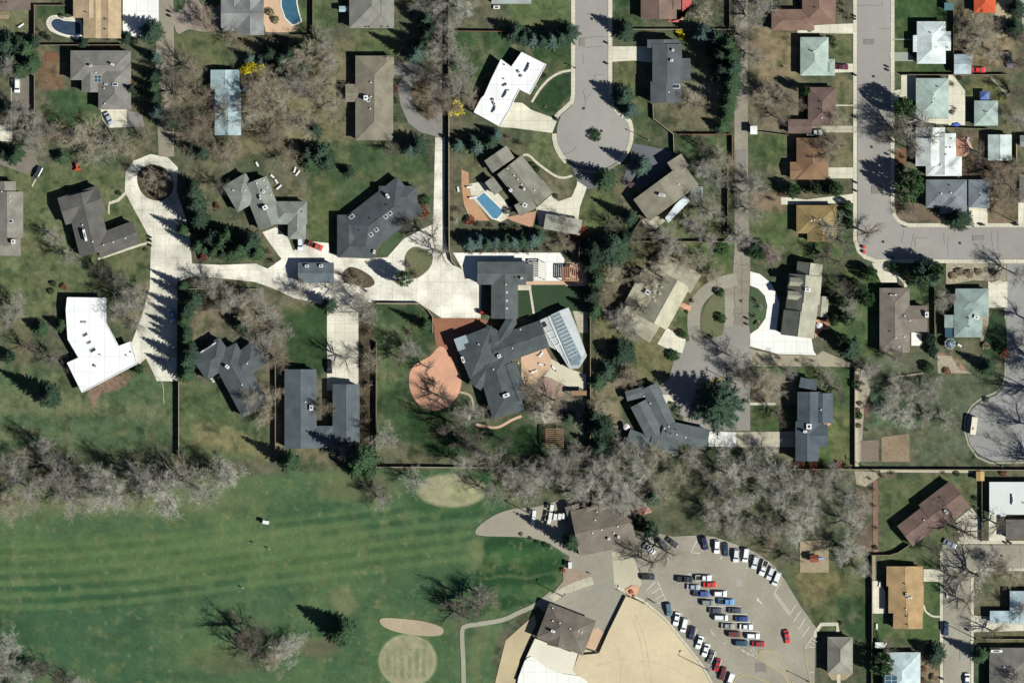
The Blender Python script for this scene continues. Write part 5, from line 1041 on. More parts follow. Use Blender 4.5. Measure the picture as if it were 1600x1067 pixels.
for x, y, c, lb in ((1280,509,'#fffefa','white parasol on the brick patio of the storybook house'),(1010,714,'#f0e4e8','pale parasol in the garden left of the zigzag house')):
    r = empty('parasol', (X(x) if x != 1010 else X(979), Y(y) if y != 714 else Y(667), 0)); tag(r, lb, 'parasol'); m_ = mat('parasol'+c[1:], c, .8, .03); b = MB()
    for k in range(8): a0, a1 = k*math.pi/4, (k+1)*math.pi/4; b.face([(1.2*math.cos(a0),1.2*math.sin(a0),2.1),(1.2*math.cos(a1),1.2*math.sin(a1),2.1),(0,0,2.6)])
    b.build('canopy', m_, r); b = MB(); b.tube((0,0,0),(0,0,2.6),.04,.04,6); b.build('pole', M_dark, r); b = MB(); b.tube((0,0,0),(0,0,.12),.35,.3,12,cap=True); b.build('base', M_dark, r)
LG = [(736,292),(740,309),(34,40),(402,257),(461,265),(466,270),(716,296),(1375,912),(1383,1007),(426,276),(432,284),(437,292),(1480,930),(1370,978),(1500,540),(865,575),(846,553),(846,569),(836,580),(1512,219),(1513,232)]
bt = MB(); bt.box(-.9,-.32,.32,.9,.32,.42); bt_m = bt.mesh('seat', M_white); bb = MB(); bb.add([(-.9,-.32,.42),(-.9,.32,.42),(-1.35,.32,.95),(-1.35,-.32,.95)],[(0,1,2,3)]); bb_m = bb.mesh('backrest', M_white)
bl = MB()
for sx in (-.8,.8):
    for sy in (-.28,.28): bl.box(sx-.03,sy-.03,0,sx+.03,sy+.03,.34)
bl_m = bl.mesh('legs', M_dark)
for x, y in LG:
    r = empty('garden_lounger', (X(x), Y(y), .14), random.uniform(0, 3)); auto(r, 'white garden lounger', 'lounger', 'garden loungers in the yards', x, y)
    for nm, me in (('seat', bt_m), ('backrest', bb_m), ('legs', bl_m)): link(bpy.data.objects.new(nm, me), r)
# golfers
def person(x, y, lb, shirt, trouser, pose=0, rz=0):
    r = empty('person', (X(x), Y(y), 0), rz); tag(r, lb, 'person', 'golfers on the course')
    J = {'pel':(0,0,.95,.135),'wa':(0,0,1.1,.13),'ch':(0,.02,1.32,.15),'ne':(0,.02,1.5,.06),'hd':(0,.0,1.6,.085),'ht':(0,0,1.72,.08)}
    e = [('pel','wa'),('wa','ch'),('ch','ne'),('ne','hd'),('hd','ht')]
    for s_, n_ in ((-1,'l'),(1,'r')):
        J['hip'+n_]=(s_*.1,0,.88,.095); J['kn'+n_]=(s_*.13,-.04*s_*(1+pose),.5,.062); J['an'+n_]=(s_*.14,.06*s_,.09,.04); J['to'+n_]=(s_*.15,.06*s_-.16,.04,.035)
        J['sh'+n_]=(s_*.19,.02,1.42,.06); J['el'+n_]=(s_*.25,-.1,1.15,.042); J['wr'+n_]=(s_*.1,-.32,1.0,.03); J['ha'+n_]=(s_*.05,-.37,.95,.032)
        e += [('pel','hip'+n_),('hip'+n_,'kn'+n_),('kn'+n_,'an'+n_),('an'+n_,'to'+n_),('ch','sh'+n_),('sh'+n_,'el'+n_),('el'+n_,'wr'+n_),('wr'+n_,'ha'+n_)]
        for k in range(5):
            f = 'f%d%s' % (k, n_); J[f]=(s_*.05+(k-2)*.014,-.42-.01*(k % 2),.91,.007); e.append(('ha'+n_, f))
    ks = list(J); me = bpy.data.meshes.new('body'); me.from_pydata([J[k][:3] for k in ks], [(ks.index(a), ks.index(c)) for a, c in e], []); o = link(bpy.data.objects.new('body', me), r)
    o.modifiers.new('skin', 'SKIN'); sk = me.skin_vertices[0]
    for i, k in enumerate(ks): sk.data[i].radius = (J[k][3], J[k][3]*.85); sk.data[i].use_root = (k == 'pel')
    sb = o.modifiers.new('sub', 'SUBSURF'); sb.levels = sb.render_levels = 1; me.materials.append(mat('trousers'+trouser[1:], trouser, .9, .05)); 
    b = MB(); b.obox(0,0,.42,.27,0,.95,1.48,0,1.05,.95); b.build('shirt', mat('shirt'+shirt[1:], shirt, .8, .05), r)
    b = MB(); b.tube((0,0,1.69),(0,0,1.79),.105,.07,10,cap=True); b.box(-.08,-.2,1.69,.08,-.05,1.71); b.build('cap', M_white, r)
    return r
person(398,848.5,'golfer in dark clothes at the left of the pair on the fairway','#3a3d48','#2d2d30',0,.5)
person(420.5,857,'golfer in a pale shirt at the right of the pair on the fairway','#d8d4c4','#3b3b3b',1,2)
person(379.5,918,'golfer in a white shirt alone lower on the fairway','#f2f2ee','#56554e',0,4)
person(923,896,'person in dark clothing crossing the brick path by the plaza','#4a4440','#2b2b2b',1,1)
# ------------------------------------------------------------------ trees and shrubs: prototypes (real size), then copies
def bare_proto(seed, Rr=7.0, H=14.0, nl=6, tw=30, droop=.0, thick=1.0):
    rr = random.Random(seed); tb, cb = MB(), MB(); n3 = 3
    th = H*rr.uniform(.16, .24); tb.tube((0,0,0),(.05,.05,th),.36*thick,.27*thick,8); top = Vector((.05,.05,th))
    lead = Vector((rr.uniform(-.4,.4), rr.uniform(-.4,.4), H*.62)); tb.tube(top, lead, .26*thick, .09, 6)
    def grow(p, d, ln, r0, lvl):
        segs = 3; q = Vector(p); dd = Vector(d).normalized(); pts = [(q.copy(), r0)]
        for k in range(segs):
            dd = (dd+Vector((rr.uniform(-.22,.22), rr.uniform(-.22,.22), rr.uniform(-.08,.16)))).normalized()
            q2 = q+dd*ln/segs; ra, rb = r0*(1-k/segs*.65), r0*(1-(k+1)/segs*.65)
            (tb if lvl == 0 and k == 0 else cb).tube(q, q2, ra*(.95 if lvl else 1), rb*(.95 if lvl else 1), 5 if lvl < 2 else n3, 1 if lvl < 2 and not (tb is None) and not (lvl == 0 and k == 0) else 0); q = q2; pts.append((q.copy(), rb))
        return pts, dd
    def twigs(q, d, n_, ln):
        for _ in range(n_):
            a = Vector((rr.gauss(0,.75), rr.gauss(0,.75), rr.gauss(.1,.55)))+Vector(d)*.8; a.normalize(); l_ = ln*rr.uniform(.6, 1.5)
            r_ = .0135*thick; e_ = q+a*l_; u = a.orthogonal().normalized()*r_; v = a.cross(u).normalized()*r_
            cb.add([q+u, q-u*.5+v*.87, q-u*.5-v*.87, e_], [(0,1,3),(1,2,3),(2,0,3)])
            m_ = q+a*l_*.45
            for __ in range(3):
                a2 = (a+Vector((rr.gauss(0,.6), rr.gauss(0,.6), rr.gauss(0,.5)))).normalized(); e2 = m_+a2*l_*.55; r2 = r_*.8
                u = a2.orthogonal().normalized()*r2; v = a2.cross(u).normalized()*r2; cb.add([m_+u, m_-u*.5+v*.87, m_-u*.5-v*.87, e2], [(0,1,3),(1,2,3),(2,0,3)])
    starts = []
    for i in range(nl):
        az = 2*math.pi*(i+rr.uniform(-.3,.3))/nl; t = rr.uniform(.05,.55); p = top.lerp(lead, t); el = rr.uniform(.35, .9)+t*.4
        d = Vector((math.cos(az)*math.cos(el), math.sin(az)*math.cos(el), math.sin(el))); starts.append((p, d, Rr*rr.uniform(.62,.85), .2*thick))
    starts.append((lead, Vector((rr.uniform(-.3,.3), rr.uniform(-.3,.3), 1)), H*.28, .1*thick))
    for p, d, ln, r0 in starts:
        P1, d1 = grow(p, d, ln, r0, 0)
        for q, r1 in P1[1:]:
            for _ in range(3):
                d2 = (d1*.7+Vector((rr.gauss(0,.6), rr.gauss(0,.6), rr.gauss(.25,.4)))).normalized()
                P2, d3 = grow(q, d2, ln*rr.uniform(.38,.6), r1*.55, 1)
                for q2, r2 in P2[1:]:
                    for _ in range(2):
                        d4 = (d3*.6+Vector((rr.gauss(0,.6), rr.gauss(0,.6), rr.gauss(.15,.4)))).normalized()
                        P3, d5 = grow(q2, d4, ln*rr.uniform(.16,.3), max(.028, r2*.55), 2)
                        twigs(P3[-1][0], d5, max(1, tw//8), ln*.17); twigs(P3[1][0], d5, max(1, tw//11), ln*.15)
    mx = max(math.hypot(v[0], v[1]) for v in cb.v); mx = sorted(math.hypot(v[0], v[1]) for v in cb.v)[int(len(cb.v)*.96)]; mz = max(v[2] for v in cb.v)
    def norm(b): b.v = [(v[0]/mx, v[1]/mx, v[2]/mz) for v in b.v]
    norm(tb); norm(cb)
    return tb.mesh('trunk', M_bark), cb.mesh('crown', [M_twig, M_bark])
def leafquad(b, c, d, wd, ln, rr):
    d = d.normalized(); s_ = d.orthogonal().normalized(); q = Matrix.Rotation(rr.uniform(0, 6.28), 3, d); s_ = (q@s_)*wd/2
    b.face([c-s_*.35, c+s_, c+d*ln, c-s_]) if rr.random() < .5 else b.face([c-s_, c+s_, c+d*ln])
def conifer_proto(seed, tiers=17, R0=1.0, H=3.6, dense=1.0, narrow=False):
    """needled fronds in whorls; unit radius 1 at the base of the crown, height H, scaled per tree"""
    rr = random.Random(seed); tb, cb = MB(), MB(); tb.tube((0,0,0),(0,0,H*.94),.09,.02,7)
    for k in range(tiers):
        t = (k+rr.uniform(-.2,.2))/tiers; t = max(0, t); z = H*(.07+.9*t); rad = R0*(1-t)**.82*rr.uniform(.86, 1.12)+.04
        nb_ = int(max(5, (11 if k < tiers*.6 else 8)*dense)); a0 = rr.uniform(0, 6)
        for i in range(nb_):
            az = a0+2*math.pi*(i+rr.uniform(-.25,.25))/nb_; ln = rad*rr.uniform(.78, 1.18); dv = Vector((math.cos(az), math.sin(az), 0)); sd = Vector((-dv.y, dv.x, 0))
            cb.tube((0,0,z), dv*ln*.9+Vector((0,0,z-.12*ln)), .012, .004, 3)
            n_ = max(3, int(8*ln/R0*dense)+2)
            for j in range(n_):
                f = (j+.6)/n_; base = dv*ln*f+Vector((0,0,z-.10*ln*f+.05*ln*f*f)); spread = ln*.32*(1-f*.65)
                for s_ in (-1, 0, 1):
                    d = dv*.8+sd*s_*.9+Vector((0,0,rr.uniform(-.25,.22))); leafquad(cb, base, d, .075+.05*(1-f), spread*rr.uniform(.7,1.3)+.05, rr)
    for _ in range(12): leafquad(cb, Vector((0,0,H*.95)), Vector((rr.uniform(-.5,.5), rr.uniform(-.5,.5), 1)), .07, .16, rr)
    zz = H; cb.v = [(v[0], v[1], v[2]/zz) for v in cb.v]; tb.v = [(v[0], v[1], v[2]/zz) for v in tb.v]
    return tb.mesh('trunk', M_bark), cb.mesh('crown', M_needle)
def round_proto(seed, nclump=60, per=70, flat_=.8, tall=1.0):
    """evergreen with a rounded, lumpy, leaf clustered crown"""
    rr = random.Random(seed); tb, cb = MB(), MB(); tb.tube((0,0,0),(0,0,.6),.07,.04,7)
    for _ in range(nclump):
        az = rr.uniform(0, 6.28); u = rr.uniform(-.55, 1); q = math.sqrt(max(0, 1-u*u))*rr.uniform(.55, .95)
        c = Vector((math.cos(az)*q, math.sin(az)*q, .52+u*.40)); tb.tube((0,0,.35), c, .02, .006, 3); s_ = rr.uniform(.13, .26)
        for __ in range(per):
            d = Vector((rr.gauss(0,1), rr.gauss(0,1), rr.gauss(.25,.9))).normalized(); leafquad(cb, c+d*s_*rr.uniform(.3,.9)*Vector((1,1,.6)).length/1.54, d, .07, .085, rr)
    return tb.mesh('trunk', M_bark), cb.mesh('crown', M_needle)
def shrub_proto(seed, n_=420):
    rr = random.Random(seed); b = MB(); st = MB()
    for k in range(9):
        az = rr.uniform(0, 6.28); st.tube((0,0,0),(math.cos(az)*.55, math.sin(az)*.55, rr.uniform(.5,.85)), .04, .015, 4)
    for _ in range(n_):
        az = rr.uniform(0, 6.28); u = rr.uniform(0, 1); q = math.sqrt(max(0, 1-u*u)); lump_ = 1+.16*math.sin(az*3+seed)+.1*math.sin(az*7)
        c = Vector((math.cos(az)*q*lump_*rr.uniform(.6,.95), math.sin(az)*q*lump_*rr.uniform(.6,.95), .12+u*.75)); leafquad(b, c, c+Vector((rr.gauss(0,.4), rr.gauss(0,.4), .2)), .15, .2, rr)
    return st.mesh('stems', M_bark), b.mesh('foliage', M_needle)
def brush_proto(seed):
    rr = random.Random(seed); b = MB(); st = MB()
    for k in range(26):
        az = rr.uniform(0, 6.28); q = rr.uniform(.15, .8); p = Vector((math.cos(az)*q, math.sin(az)*q, rr.uniform(.35, .9))); st.tube((math.cos(az)*.06, math.sin(az)*.06, 0), p, .03, .012, 4)
        for _ in range(16):
            d = Vector((rr.gauss(0,.6), rr.gauss(0,.6), rr.gauss(.3,.4))); d.normalize(); e = p+d*rr.uniform(.15,.42); u = d.orthogonal().normalized()*.012; v = d.cross(u).normalized()*.012
            b.add([p+u, p-u*.5+v*.87, p-u*.5-v*.87, e], [(0,1,3),(1,2,3),(2,0,3)])
    return st.mesh('stems', M_barkl), b.mesh('twigs', M_twig)
BARE = [bare_proto(s, nl=n_, tw=t_) for s, n_, t_ in ((11, 6, 34), (12, 7, 38), (13, 5, 30), (14, 8, 40), (15, 6, 36), (16, 7, 30))]
THIN = [bare_proto(s, nl=6, tw=9, thick=1.35) for s in (21, 22, 23)]
CON = [conifer_proto(s, dense=d) for s, d in ((31, 1.0), (32, 1.15), (33, .9), (34, 1.1))]
RND = [round_proto(s) for s in (41, 42, 43)]
SHR = [shrub_proto(s) for s in (51, 52, 53)]; BRU = [brush_proto(s) for s in (61, 62, 63)]
TW = {'g': ('#a5a094', 'bare grey tree'), 'w': ('#b6b2a5', 'bare whitish tree'), 'b': ('#938572', 'bare brown tree'), 'd': ('#6d675b', 'bare dark tree'), 'p': ('#9c8784', 'bare pinkish tree'), 't': ('#aaa18b', 'bare tan tree'), 'k': ('#7a7063', 'open branched dark tree'), 'l': ('#ada898', 'open branched pale tree')}
def place(name, protos, i, x, y, r, h, colr, boost, desc, cat, group, names):
    rr = random.Random(int(x*31+y*17)); me = protos[i % len(protos)]
    o = empty(name, (X(x), Y(y), 0), rr.uniform(0, 6.28)); o.scale = (r*S*rr.uniform(.88, 1.12), r*S*rr.uniform(.88, 1.12), h*S); o.rotation_euler = (rr.uniform(-.05, .05), rr.uniform(-.05, .05), rr.uniform(0, 6.28))
    j = rr.uniform(.85, 1.15); c = [min(.85, v*j*boost) for v in alb(colr)]+[1]
    for nm, m in zip(names, me): q = bpy.data.objects.new(nm, m); q.color = c; link(q, o)
    auto(o, desc, cat, group, x, y); return o
def bare(x, y, r, h, k='g'):
    c, d = TW[k]; sz = 'large ' if r >= 30 else 'small ' if r < 17 else ''
    place('bare_tree', THIN if k in 'kl' else BARE, int(x+y), x, y, r*1.0, h, c, 1.25, sz+d, 'tree', 'leafless deciduous trees', ('trunk', 'crown'))
def con(x, y, r, h, k='s'):
    c, d = {'s': ('#3f5843', 'blue green spruce'), 'b': ('#5a7469', 'pale blue spruce'), 'd': ('#2f4632', 'dark green conifer'), 'g': ('#456240', 'fresh green conifer')}[k]
    sz = 'tall ' if h >= 45 else 'small ' if h < 22 else ''
    place('conifer', CON, int(x*3+y), x, y, r*1.3, h*1.08, c, 1.05, sz+d, 'tree', 'evergreen conifers', ('trunk', 'crown'))
def rnd_(x, y, r, h, k='d'):
    c, d = {'d': ('#3a5a38', 'rounded dark evergreen'), 'g': ('#527a45', 'rounded mid green evergreen'), 'm': ('#426650', 'rounded blue green evergreen')}[k]
    place('evergreen_tree', RND, int(x+y*3), x, y, r*1.06, h, c, 1.1, ('large ' if r >= 16 else '')+d, 'tree', 'rounded evergreens', ('trunk', 'crown'))
def shr(x, y, r, k='g', h=None):
    T = {'g': ('#4c6a3e', 'round green shrub'), 'd': ('#2f4630', 'dark round shrub'), 'y': ('#f5e43c', 'bright yellow flowering shrub'), 'r': ('#a85c48', 'rusty red shrub'), 'l': ('#7d9048', 'lime green shrub'), 'o': ('#c9b58f', 'straw coloured grass clump')}
    B = {'b': ('#8c7a66', 'bare brown bush'), 'p': ('#a58480', 'bare pinkish bush'), 'w': ('#cfcabf', 'bare whitish bush')}
    if k in T: place('shrub', SHR, int(x+y), x, y, r, h or r*1.2, T[k][0], 1.9 if k == 'y' else 1.25, T[k][1], 'shrub', 'leafy garden shrubs', ('stems', 'foliage'))
    else: place('shrub', BRU, int(x+y), x, y, r, h or r*1.3, B[k][0], 1.0, B[k][1], 'shrub', 'bare twiggy bushes', ('stems', 'twigs'))

BT = (  # large leafless trees: x, y, crown radius, height, kind
 (20,735,26,80,'g'),(52,768,30,90,'g'),(95,748,28,88,'g'),(118,785,26,80,'g'),(150,752,28,90,'g'),(183,778,30,90,'w'),(222,748,28,88,'g'),(255,770,30,92,'w'),(292,752,27,85,'g'),(322,772,27,82,'w'),(355,750,24,76,'w'),(15,790,22,60,'t'),(75,700,18,60,'g'),(372,768,18,50,'w'),
 (210,120,0,0,''),
 (282,150,24,52,'b'),(300,110,26,55,'b'),(268,120,20,50,'d'),(320,150,20,50,'b'),(275,185,24,58,'d'),(322,195,20,48,'b'),(300,215,24,48,'b'),(390,150,26,55,'b'),(415,130,24,55,'t'),(400,190,28,58,'t'),(440,165,26,56,'t'),(465,130,24,60,'g'),(475,95,26,60,'t'),(500,135,26,60,'t'),(515,100,20,55,'g'),(430,215,26,50,'b'),(450,245,18,42,'b'),(525,165,22,52,'t'),(510,70,20,50,'g'),(365,60,18,40,'b'),(385,215,18,42,'b'),(540,120,16,40,'t'),(355,240,24,46,'b'),(470,195,22,48,'t'),
 (320,35,20,44,'b'),(350,70,16,38,'b'),(350,175,20,60,'k'),(395,165,20,55,'k'),
 (30,180,22,50,'g'),(60,190,20,48,'g'),(50,215,24,52,'g'),(85,215,20,46,'b'),(130,218,30,55,'t'),(160,225,26,52,'l'),(190,225,22,50,'t'),(105,190,16,40,'d'),(140,240,24,48,'t'),(195,210,18,46,'b'),(15,105,18,50,'g'),(8,145,14,36,'g'),(25,95,14,38,'w'),(225,215,18,40,'b'),(75,120,16,36,'b'),(62,145,12,28,'b'),
 (240,280,24,46,'t'),(258,288,22,44,'b'),(135,285,16,45,'t'),(345,290,18,42,'d'),(335,265,16,38,'d'),(40,275,16,38,'d'),(85,370,18,44,'g'),(110,400,20,50,'g'),(50,340,14,34,'b'),(205,470,34,70,'g'),(185,440,22,50,'d'),(160,420,18,40,'d'),(225,455,22,55,'t'),(215,505,18,48,'g'),(120,420,18,42,'w'),
 (25,480,22,48,'g'),(50,490,18,42,'g'),(10,500,20,46,'g'),(75,475,16,40,'d'),(35,520,18,40,'b'),(90,560,24,46,'k'),(45,545,20,40,'k'),(100,580,16,36,'b'),(185,590,14,26,'b'),(160,608,12,24,'b'),(200,580,12,24,'b'),
 (330,445,22,48,'g'),(365,470,24,50,'g'),(400,465,20,46,'g'),(390,490,26,50,'t'),(420,500,24,52,'g'),(440,520,22,50,'g'),(410,540,22,48,'g'),(435,560,22,48,'b'),(455,560,18,40,'b'),(345,480,20,42,'b'),(470,455,18,36,'g'),(380,440,14,30,'b'),(395,625,20,45,'t'),(425,620,20,46,'t'),(440,600,16,42,'g'),(415,650,18,40,'t'),(505,635,18,44,'b'),(508,605,16,42,'p'),(470,585,14,40,'g'),(430,690,16,34,'t'),
 (525,455,22,38,'w'),(565,470,24,52,'g'),(575,495,24,50,'g'),(560,505,18,44,'b'),(555,440,18,30,'b'),(540,560,24,55,'l'),(580,565,18,48,'t'),(600,620,0,0,''),(605,685,26,66,'w'),(610,650,16,40,'w'),(580,690,14,36,'b'),(535,700,18,36,'p'),(515,715,16,34,'b'),(500,700,16,34,'g'),(480,715,14,30,'g'),
 (650,750,26,60,'w'),(625,770,14,36,'w'),(600,780,20,44,'g'),(590,765,20,40,'d'),(555,765,12,28,'b'),(640,545,22,55,'g'),(650,585,18,48,'k'),(625,560,20,46,'k'),(690,620,24,50,'k'),(670,575,18,48,'k'),(716,665,26,84,'k'),(738,692,28,92,'k'),(768,712,30,92,'l'),(725,650,22,66,'g'),(745,705,24,70,'g'),(750,650,20,44,'g'),(725,725,22,56,'g'),(790,690,18,48,'d'),(800,745,28,60,'g'),(770,770,22,50,'g'),
 (840,745,28,62,'g'),(825,770,22,48,'g'),(865,720,26,60,'g'),(885,745,28,66,'g'),(905,715,24,60,'g'),(925,750,30,70,'w'),(950,725,26,66,'g'),(965,760,30,70,'w'),(990,730,28,66,'w'),(1010,750,28,68,'w'),(985,780,26,62,'w'),(905,775,24,58,'g'),(945,785,24,60,'w'),(1030,770,24,60,'t'),(1025,710,20,48,'t'),(1060,740,24,56,'t'),
 (1090,750,26,60,'g'),(1120,760,28,62,'g'),(1085,785,26,58,'t'),(1055,800,26,56,'t'),(1115,800,28,60,'g'),(1145,745,28,66,'w'),(1150,785,30,66,'w'),(1185,740,28,66,'w'),(1180,780,28,64,'g'),(1215,735,28,66,'w'),(1215,775,30,68,'w'),(1250,755,28,66,'w'),(1265,790,28,66,'w'),(1245,820,30,68,'w'),(1210,820,26,60,'g'),(1180,820,24,54,'g'),(1145,820,24,52,'g'),(1285,760,26,62,'w'),(1300,800,30,70,'w'),(1275,830,28,66,'w'),(1320,770,26,62,'w'),(1330,820,30,70,'w'),(1345,790,20,50,'g'),(1325,860,26,66,'w'),(1345,890,18,54,'w'),(1290,860,24,60,'k'),(1210,850,20,48,'b'),(1235,870,22,50,'k'),(1300,735,20,44,'g'),(1165,715,22,50,'w'),(1200,705,20,50,'w'),(1130,710,18,44,'w'),(1345,755,18,40,'b'),(1240,895,16,40,'k'),
 (835,610,24,44,'b'),(865,625,26,50,'b'),(850,645,22,46,'g'),(885,645,18,40,'g'),(880,600,18,44,'b'),(905,660,16,42,'d'),(920,640,12,36,'g'),(985,590,24,40,'b'),(975,575,16,34,'b'),(1005,590,14,36,'w'),(935,640,18,38,'t'),(895,690,16,40,'g'),
 (985,510,26,48,'g'),(965,500,20,44,'g'),(1000,480,22,46,'d'),(1020,440,26,50,'d'),(1030,410,24,48,'t'),(1000,430,20,46,'t'),(965,435,24,46,'t'),(950,460,20,44,'b'),(1070,410,24,44,'t'),(1050,385,22,46,'g'),(1095,405,22,42,'t'),(1115,430,20,40,'t'),(1040,370,22,44,'g'),(1000,370,18,40,'d'),(960,350,18,38,'d'),(1105,460,14,30,'t'),(1010,515,18,42,'g'),(940,430,16,38,'b'),
 (1120,280,24,52,'g'),(1100,265,24,50,'g'),(1090,310,20,46,'g'),(1110,330,24,48,'g'),(1130,310,18,44,'g'),(1085,350,24,44,'g'),(1110,375,18,40,'g'),(1125,250,20,46,'t'),(1100,230,18,40,'d'),(1085,165,24,50,'b'),(1110,170,18,44,'g'),(1060,170,16,36,'w'),(1155,370,24,54,'g'),(1175,330,22,50,'g'),(1160,300,20,50,'g'),(1180,290,20,46,'g'),(1190,355,18,42,'g'),(1200,325,16,36,'p'),(1170,265,14,40,'g'),
 (1175,30,22,52,'g'),(1190,10,24,54,'g'),(1165,60,18,48,'d'),(1180,90,20,48,'g'),(1215,155,28,56,'t'),(1195,150,22,50,'t'),(1235,160,22,50,'b'),(1190,185,18,44,'t'),(1215,185,20,44,'b'),(1170,140,16,46,'d'),(1175,110,14,40,'d'),(1290,240,24,50,'b'),(1305,225,20,44,'b'),(1310,190,18,38,'t'),(1315,140,16,36,'t'),(1280,275,14,30,'b'),(1165,215,12,38,'d'),(1100,25,18,34,'o'),
 (1420,215,34,80,'l'),(1400,205,26,64,'d'),(1425,235,20,70,'d'),(1455,215,22,56,'l'),(1440,190,22,60,'g'),(1530,60,36,60,'t'),(1510,40,24,50,'t'),(1550,80,24,46,'t'),(1525,85,22,42,'t'),(1485,55,18,50,'g'),(1575,290,28,56,'b'),(1555,270,24,52,'b'),(1570,315,24,48,'b'),(1585,260,20,46,'b'),(1540,265,18,44,'d'),(1530,240,20,48,'k'),(1550,300,18,44,'b'),(1590,150,22,48,'d'),(1588,190,20,46,'g'),(1590,100,22,48,'d'),(1575,130,14,40,'b'),(1590,60,18,44,'d'),(1458,345,16,30,'w'),(1425,330,20,30,'b'),
 (1355,365,24,48,'k'),(1320,380,24,50,'k'),(1300,355,24,44,'l'),(1290,400,20,44,'k'),(1310,410,22,48,'k'),(1325,425,20,44,'b'),(1310,450,22,48,'d'),(1340,450,18,44,'d'),(1330,480,20,44,'g'),(1355,500,14,36,'w'),(1300,475,16,38,'g'),(1290,530,16,34,'b'),(1310,540,16,36,'b'),(1345,545,16,44,'b'),(1380,555,18,42,'g'),(1400,560,20,44,'g'),(1475,470,20,40,'g'),(1488,455,14,32,'g'),(1535,400,14,32,'d'),(1590,430,26,66,'g'),(1598,455,18,50,'g'),(1205,400,22,40,'p'),(1195,420,18,36,'b'),(1215,420,14,30,'b'),
 (1150,560,24,62,'g'),(1165,590,22,58,'d'),(1190,595,24,50,'t'),(1210,610,24,50,'t'),(1230,580,22,48,'g'),(1240,600,18,40,'g'),(1215,645,22,44,'k'),(1195,660,14,30,'t'),(1230,655,16,42,'b'),(1290,590,22,44,'g'),(1310,610,20,40,'k'),(1315,580,18,40,'g'),(1275,610,16,38,'d'),(1140,530,16,44,'d'),(1355,580,20,40,'g'),
 (1400,605,22,40,'g'),(1425,615,24,42,'g'),(1455,610,22,40,'g'),(1385,640,24,34,'w'),(1415,650,22,34,'w'),(1475,625,18,38,'g'),(1395,590,18,36,'b'),(1450,650,18,36,'g'),(1480,660,20,38,'g'),(1500,590,16,34,'g'),(1430,680,16,34,'d'),
 (1640,575,34,110,'g'),(1652,630,36,120,'k'),(1640,680,32,105,'g'),(1646,735,34,110,'k'),(1612,545,24,70,'g'),(1605,500,20,60,'k'),(1440,760,16,34,'d'),(1458,757,13,30,'w'),(1505,830,36,60,'k'),(1490,835,18,46,'k'),(1560,820,24,50,'k'),(1530,900,42,66,'l'),(1500,905,24,56,'k'),(1560,885,22,48,'b'),(1510,940,24,50,'k'),(1580,900,24,50,'t'),(1550,985,22,48,'k'),(1460,860,20,44,'d'),(1400,1000,14,30,'b'),(1385,1015,18,36,'k'),(1590,1060,26,50,'g'),(1600,950,22,48,'g'),
 (1040,860,24,60,'k'),(1020,880,24,56,'k'),(990,860,20,50,'k'),(1000,845,16,40,'b'),(955,855,14,34,'g'),(745,945,38,74,'k'),(722,960,24,50,'k'),(752,928,24,50,'g'),(715,945,22,50,'k'),(650,960,14,40,'k'),(672,955,15,34,'p'),(620,960,13,40,'w'),(445,1010,30,50,'w'),(425,1030,24,46,'t'),(395,1020,22,66,'k'),(380,990,30,72,'k'),(405,985,20,56,'d'),(276,1022,14,46,'p'),(770,985,14,34,'g'),(510,1008,10,18,'w'),
 (15,1010,26,60,'w'),(10,1045,26,56,'w'),(40,1050,24,50,'w'),(62,1045,22,52,'d'),(55,1020,16,44,'b'),(90,1060,24,44,'d'),(120,1068,20,36,'g'),(30,1075,26,50,'g'),
 (680,80,22,60,'g'),(710,130,26,60,'g'),(725,110,22,54,'g'),(700,45,22,56,'g'),(690,20,24,58,'g'),(720,15,26,56,'w'),(655,10,18,44,'g'),(660,120,20,50,'d'),(685,130,22,56,'d'),(670,150,22,52,'b'),(640,60,14,40,'b'),(735,150,18,44,'t'),(700,165,22,50,'b'),(675,180,18,40,'b'),(710,80,22,56,'g'),(660,270,16,42,'w'),(670,290,14,36,'b'),(675,370,30,66,'l'),(690,395,18,50,'k'),(640,350,18,44,'d'),(610,235,18,38,'k'),(480,320,0,0,''),(482,292,16,44,'g'),(465,265,14,34,'d'),
 (775,130,0,0,''),(785,160,0,0,''),(760,290,0,0,''),(730,265,14,26,'b'),(720,300,12,26,'g'),(905,365,14,44,'p'),(885,350,18,40,'g'),(900,250,0,0,''),(875,290,13,22,'p'),(980,295,16,26,'p'),(955,275,0,0,''),(725,200,0,0,''),(775,230,0,0,''),(1055,120,0,0,''),(800,215,12,26,'b'),
 (720,355,14,30,'g'),(760,255,0,0,''),(880,380,18,26,'b'),(855,378,14,22,'b'),(1000,700,24,50,'g'),(970,700,22,50,'g'),(1060,700,16,40,'t'),(1080,715,20,46,'g'))
BT = [t for t in BT if t[2] > 0]
belt = sorted([t for t in BT if 1040 < t[0] < 1350 and 735 < t[1] < 875], key=lambda t: (t[0]*7+t[1]*13) % 101)
for t in belt[:len(belt)//4]: BT.remove(t)
while len(BT) > 294:      # where crowns crowd, the smallest ones are taken out
    BT.remove(min(BT, key=lambda t: t[2]-1.0*sum(1 for q in BT if q is not t and math.hypot(q[0]-t[0], q[1]-t[1]) < 30)))
for t in BT:
    if t[0] < 560 and t[1] < 260: t = (t[0], t[1], t[2]*1.2, t[3], t[4])
    if t[0] < 400 and 690 < t[1] < 800: t = (t[0], t[1]-4, t[2]*1.22, t[3]*1.1, t[4])
    bare(*(t if t[4] != 'o' else (*t[:4], 't')))
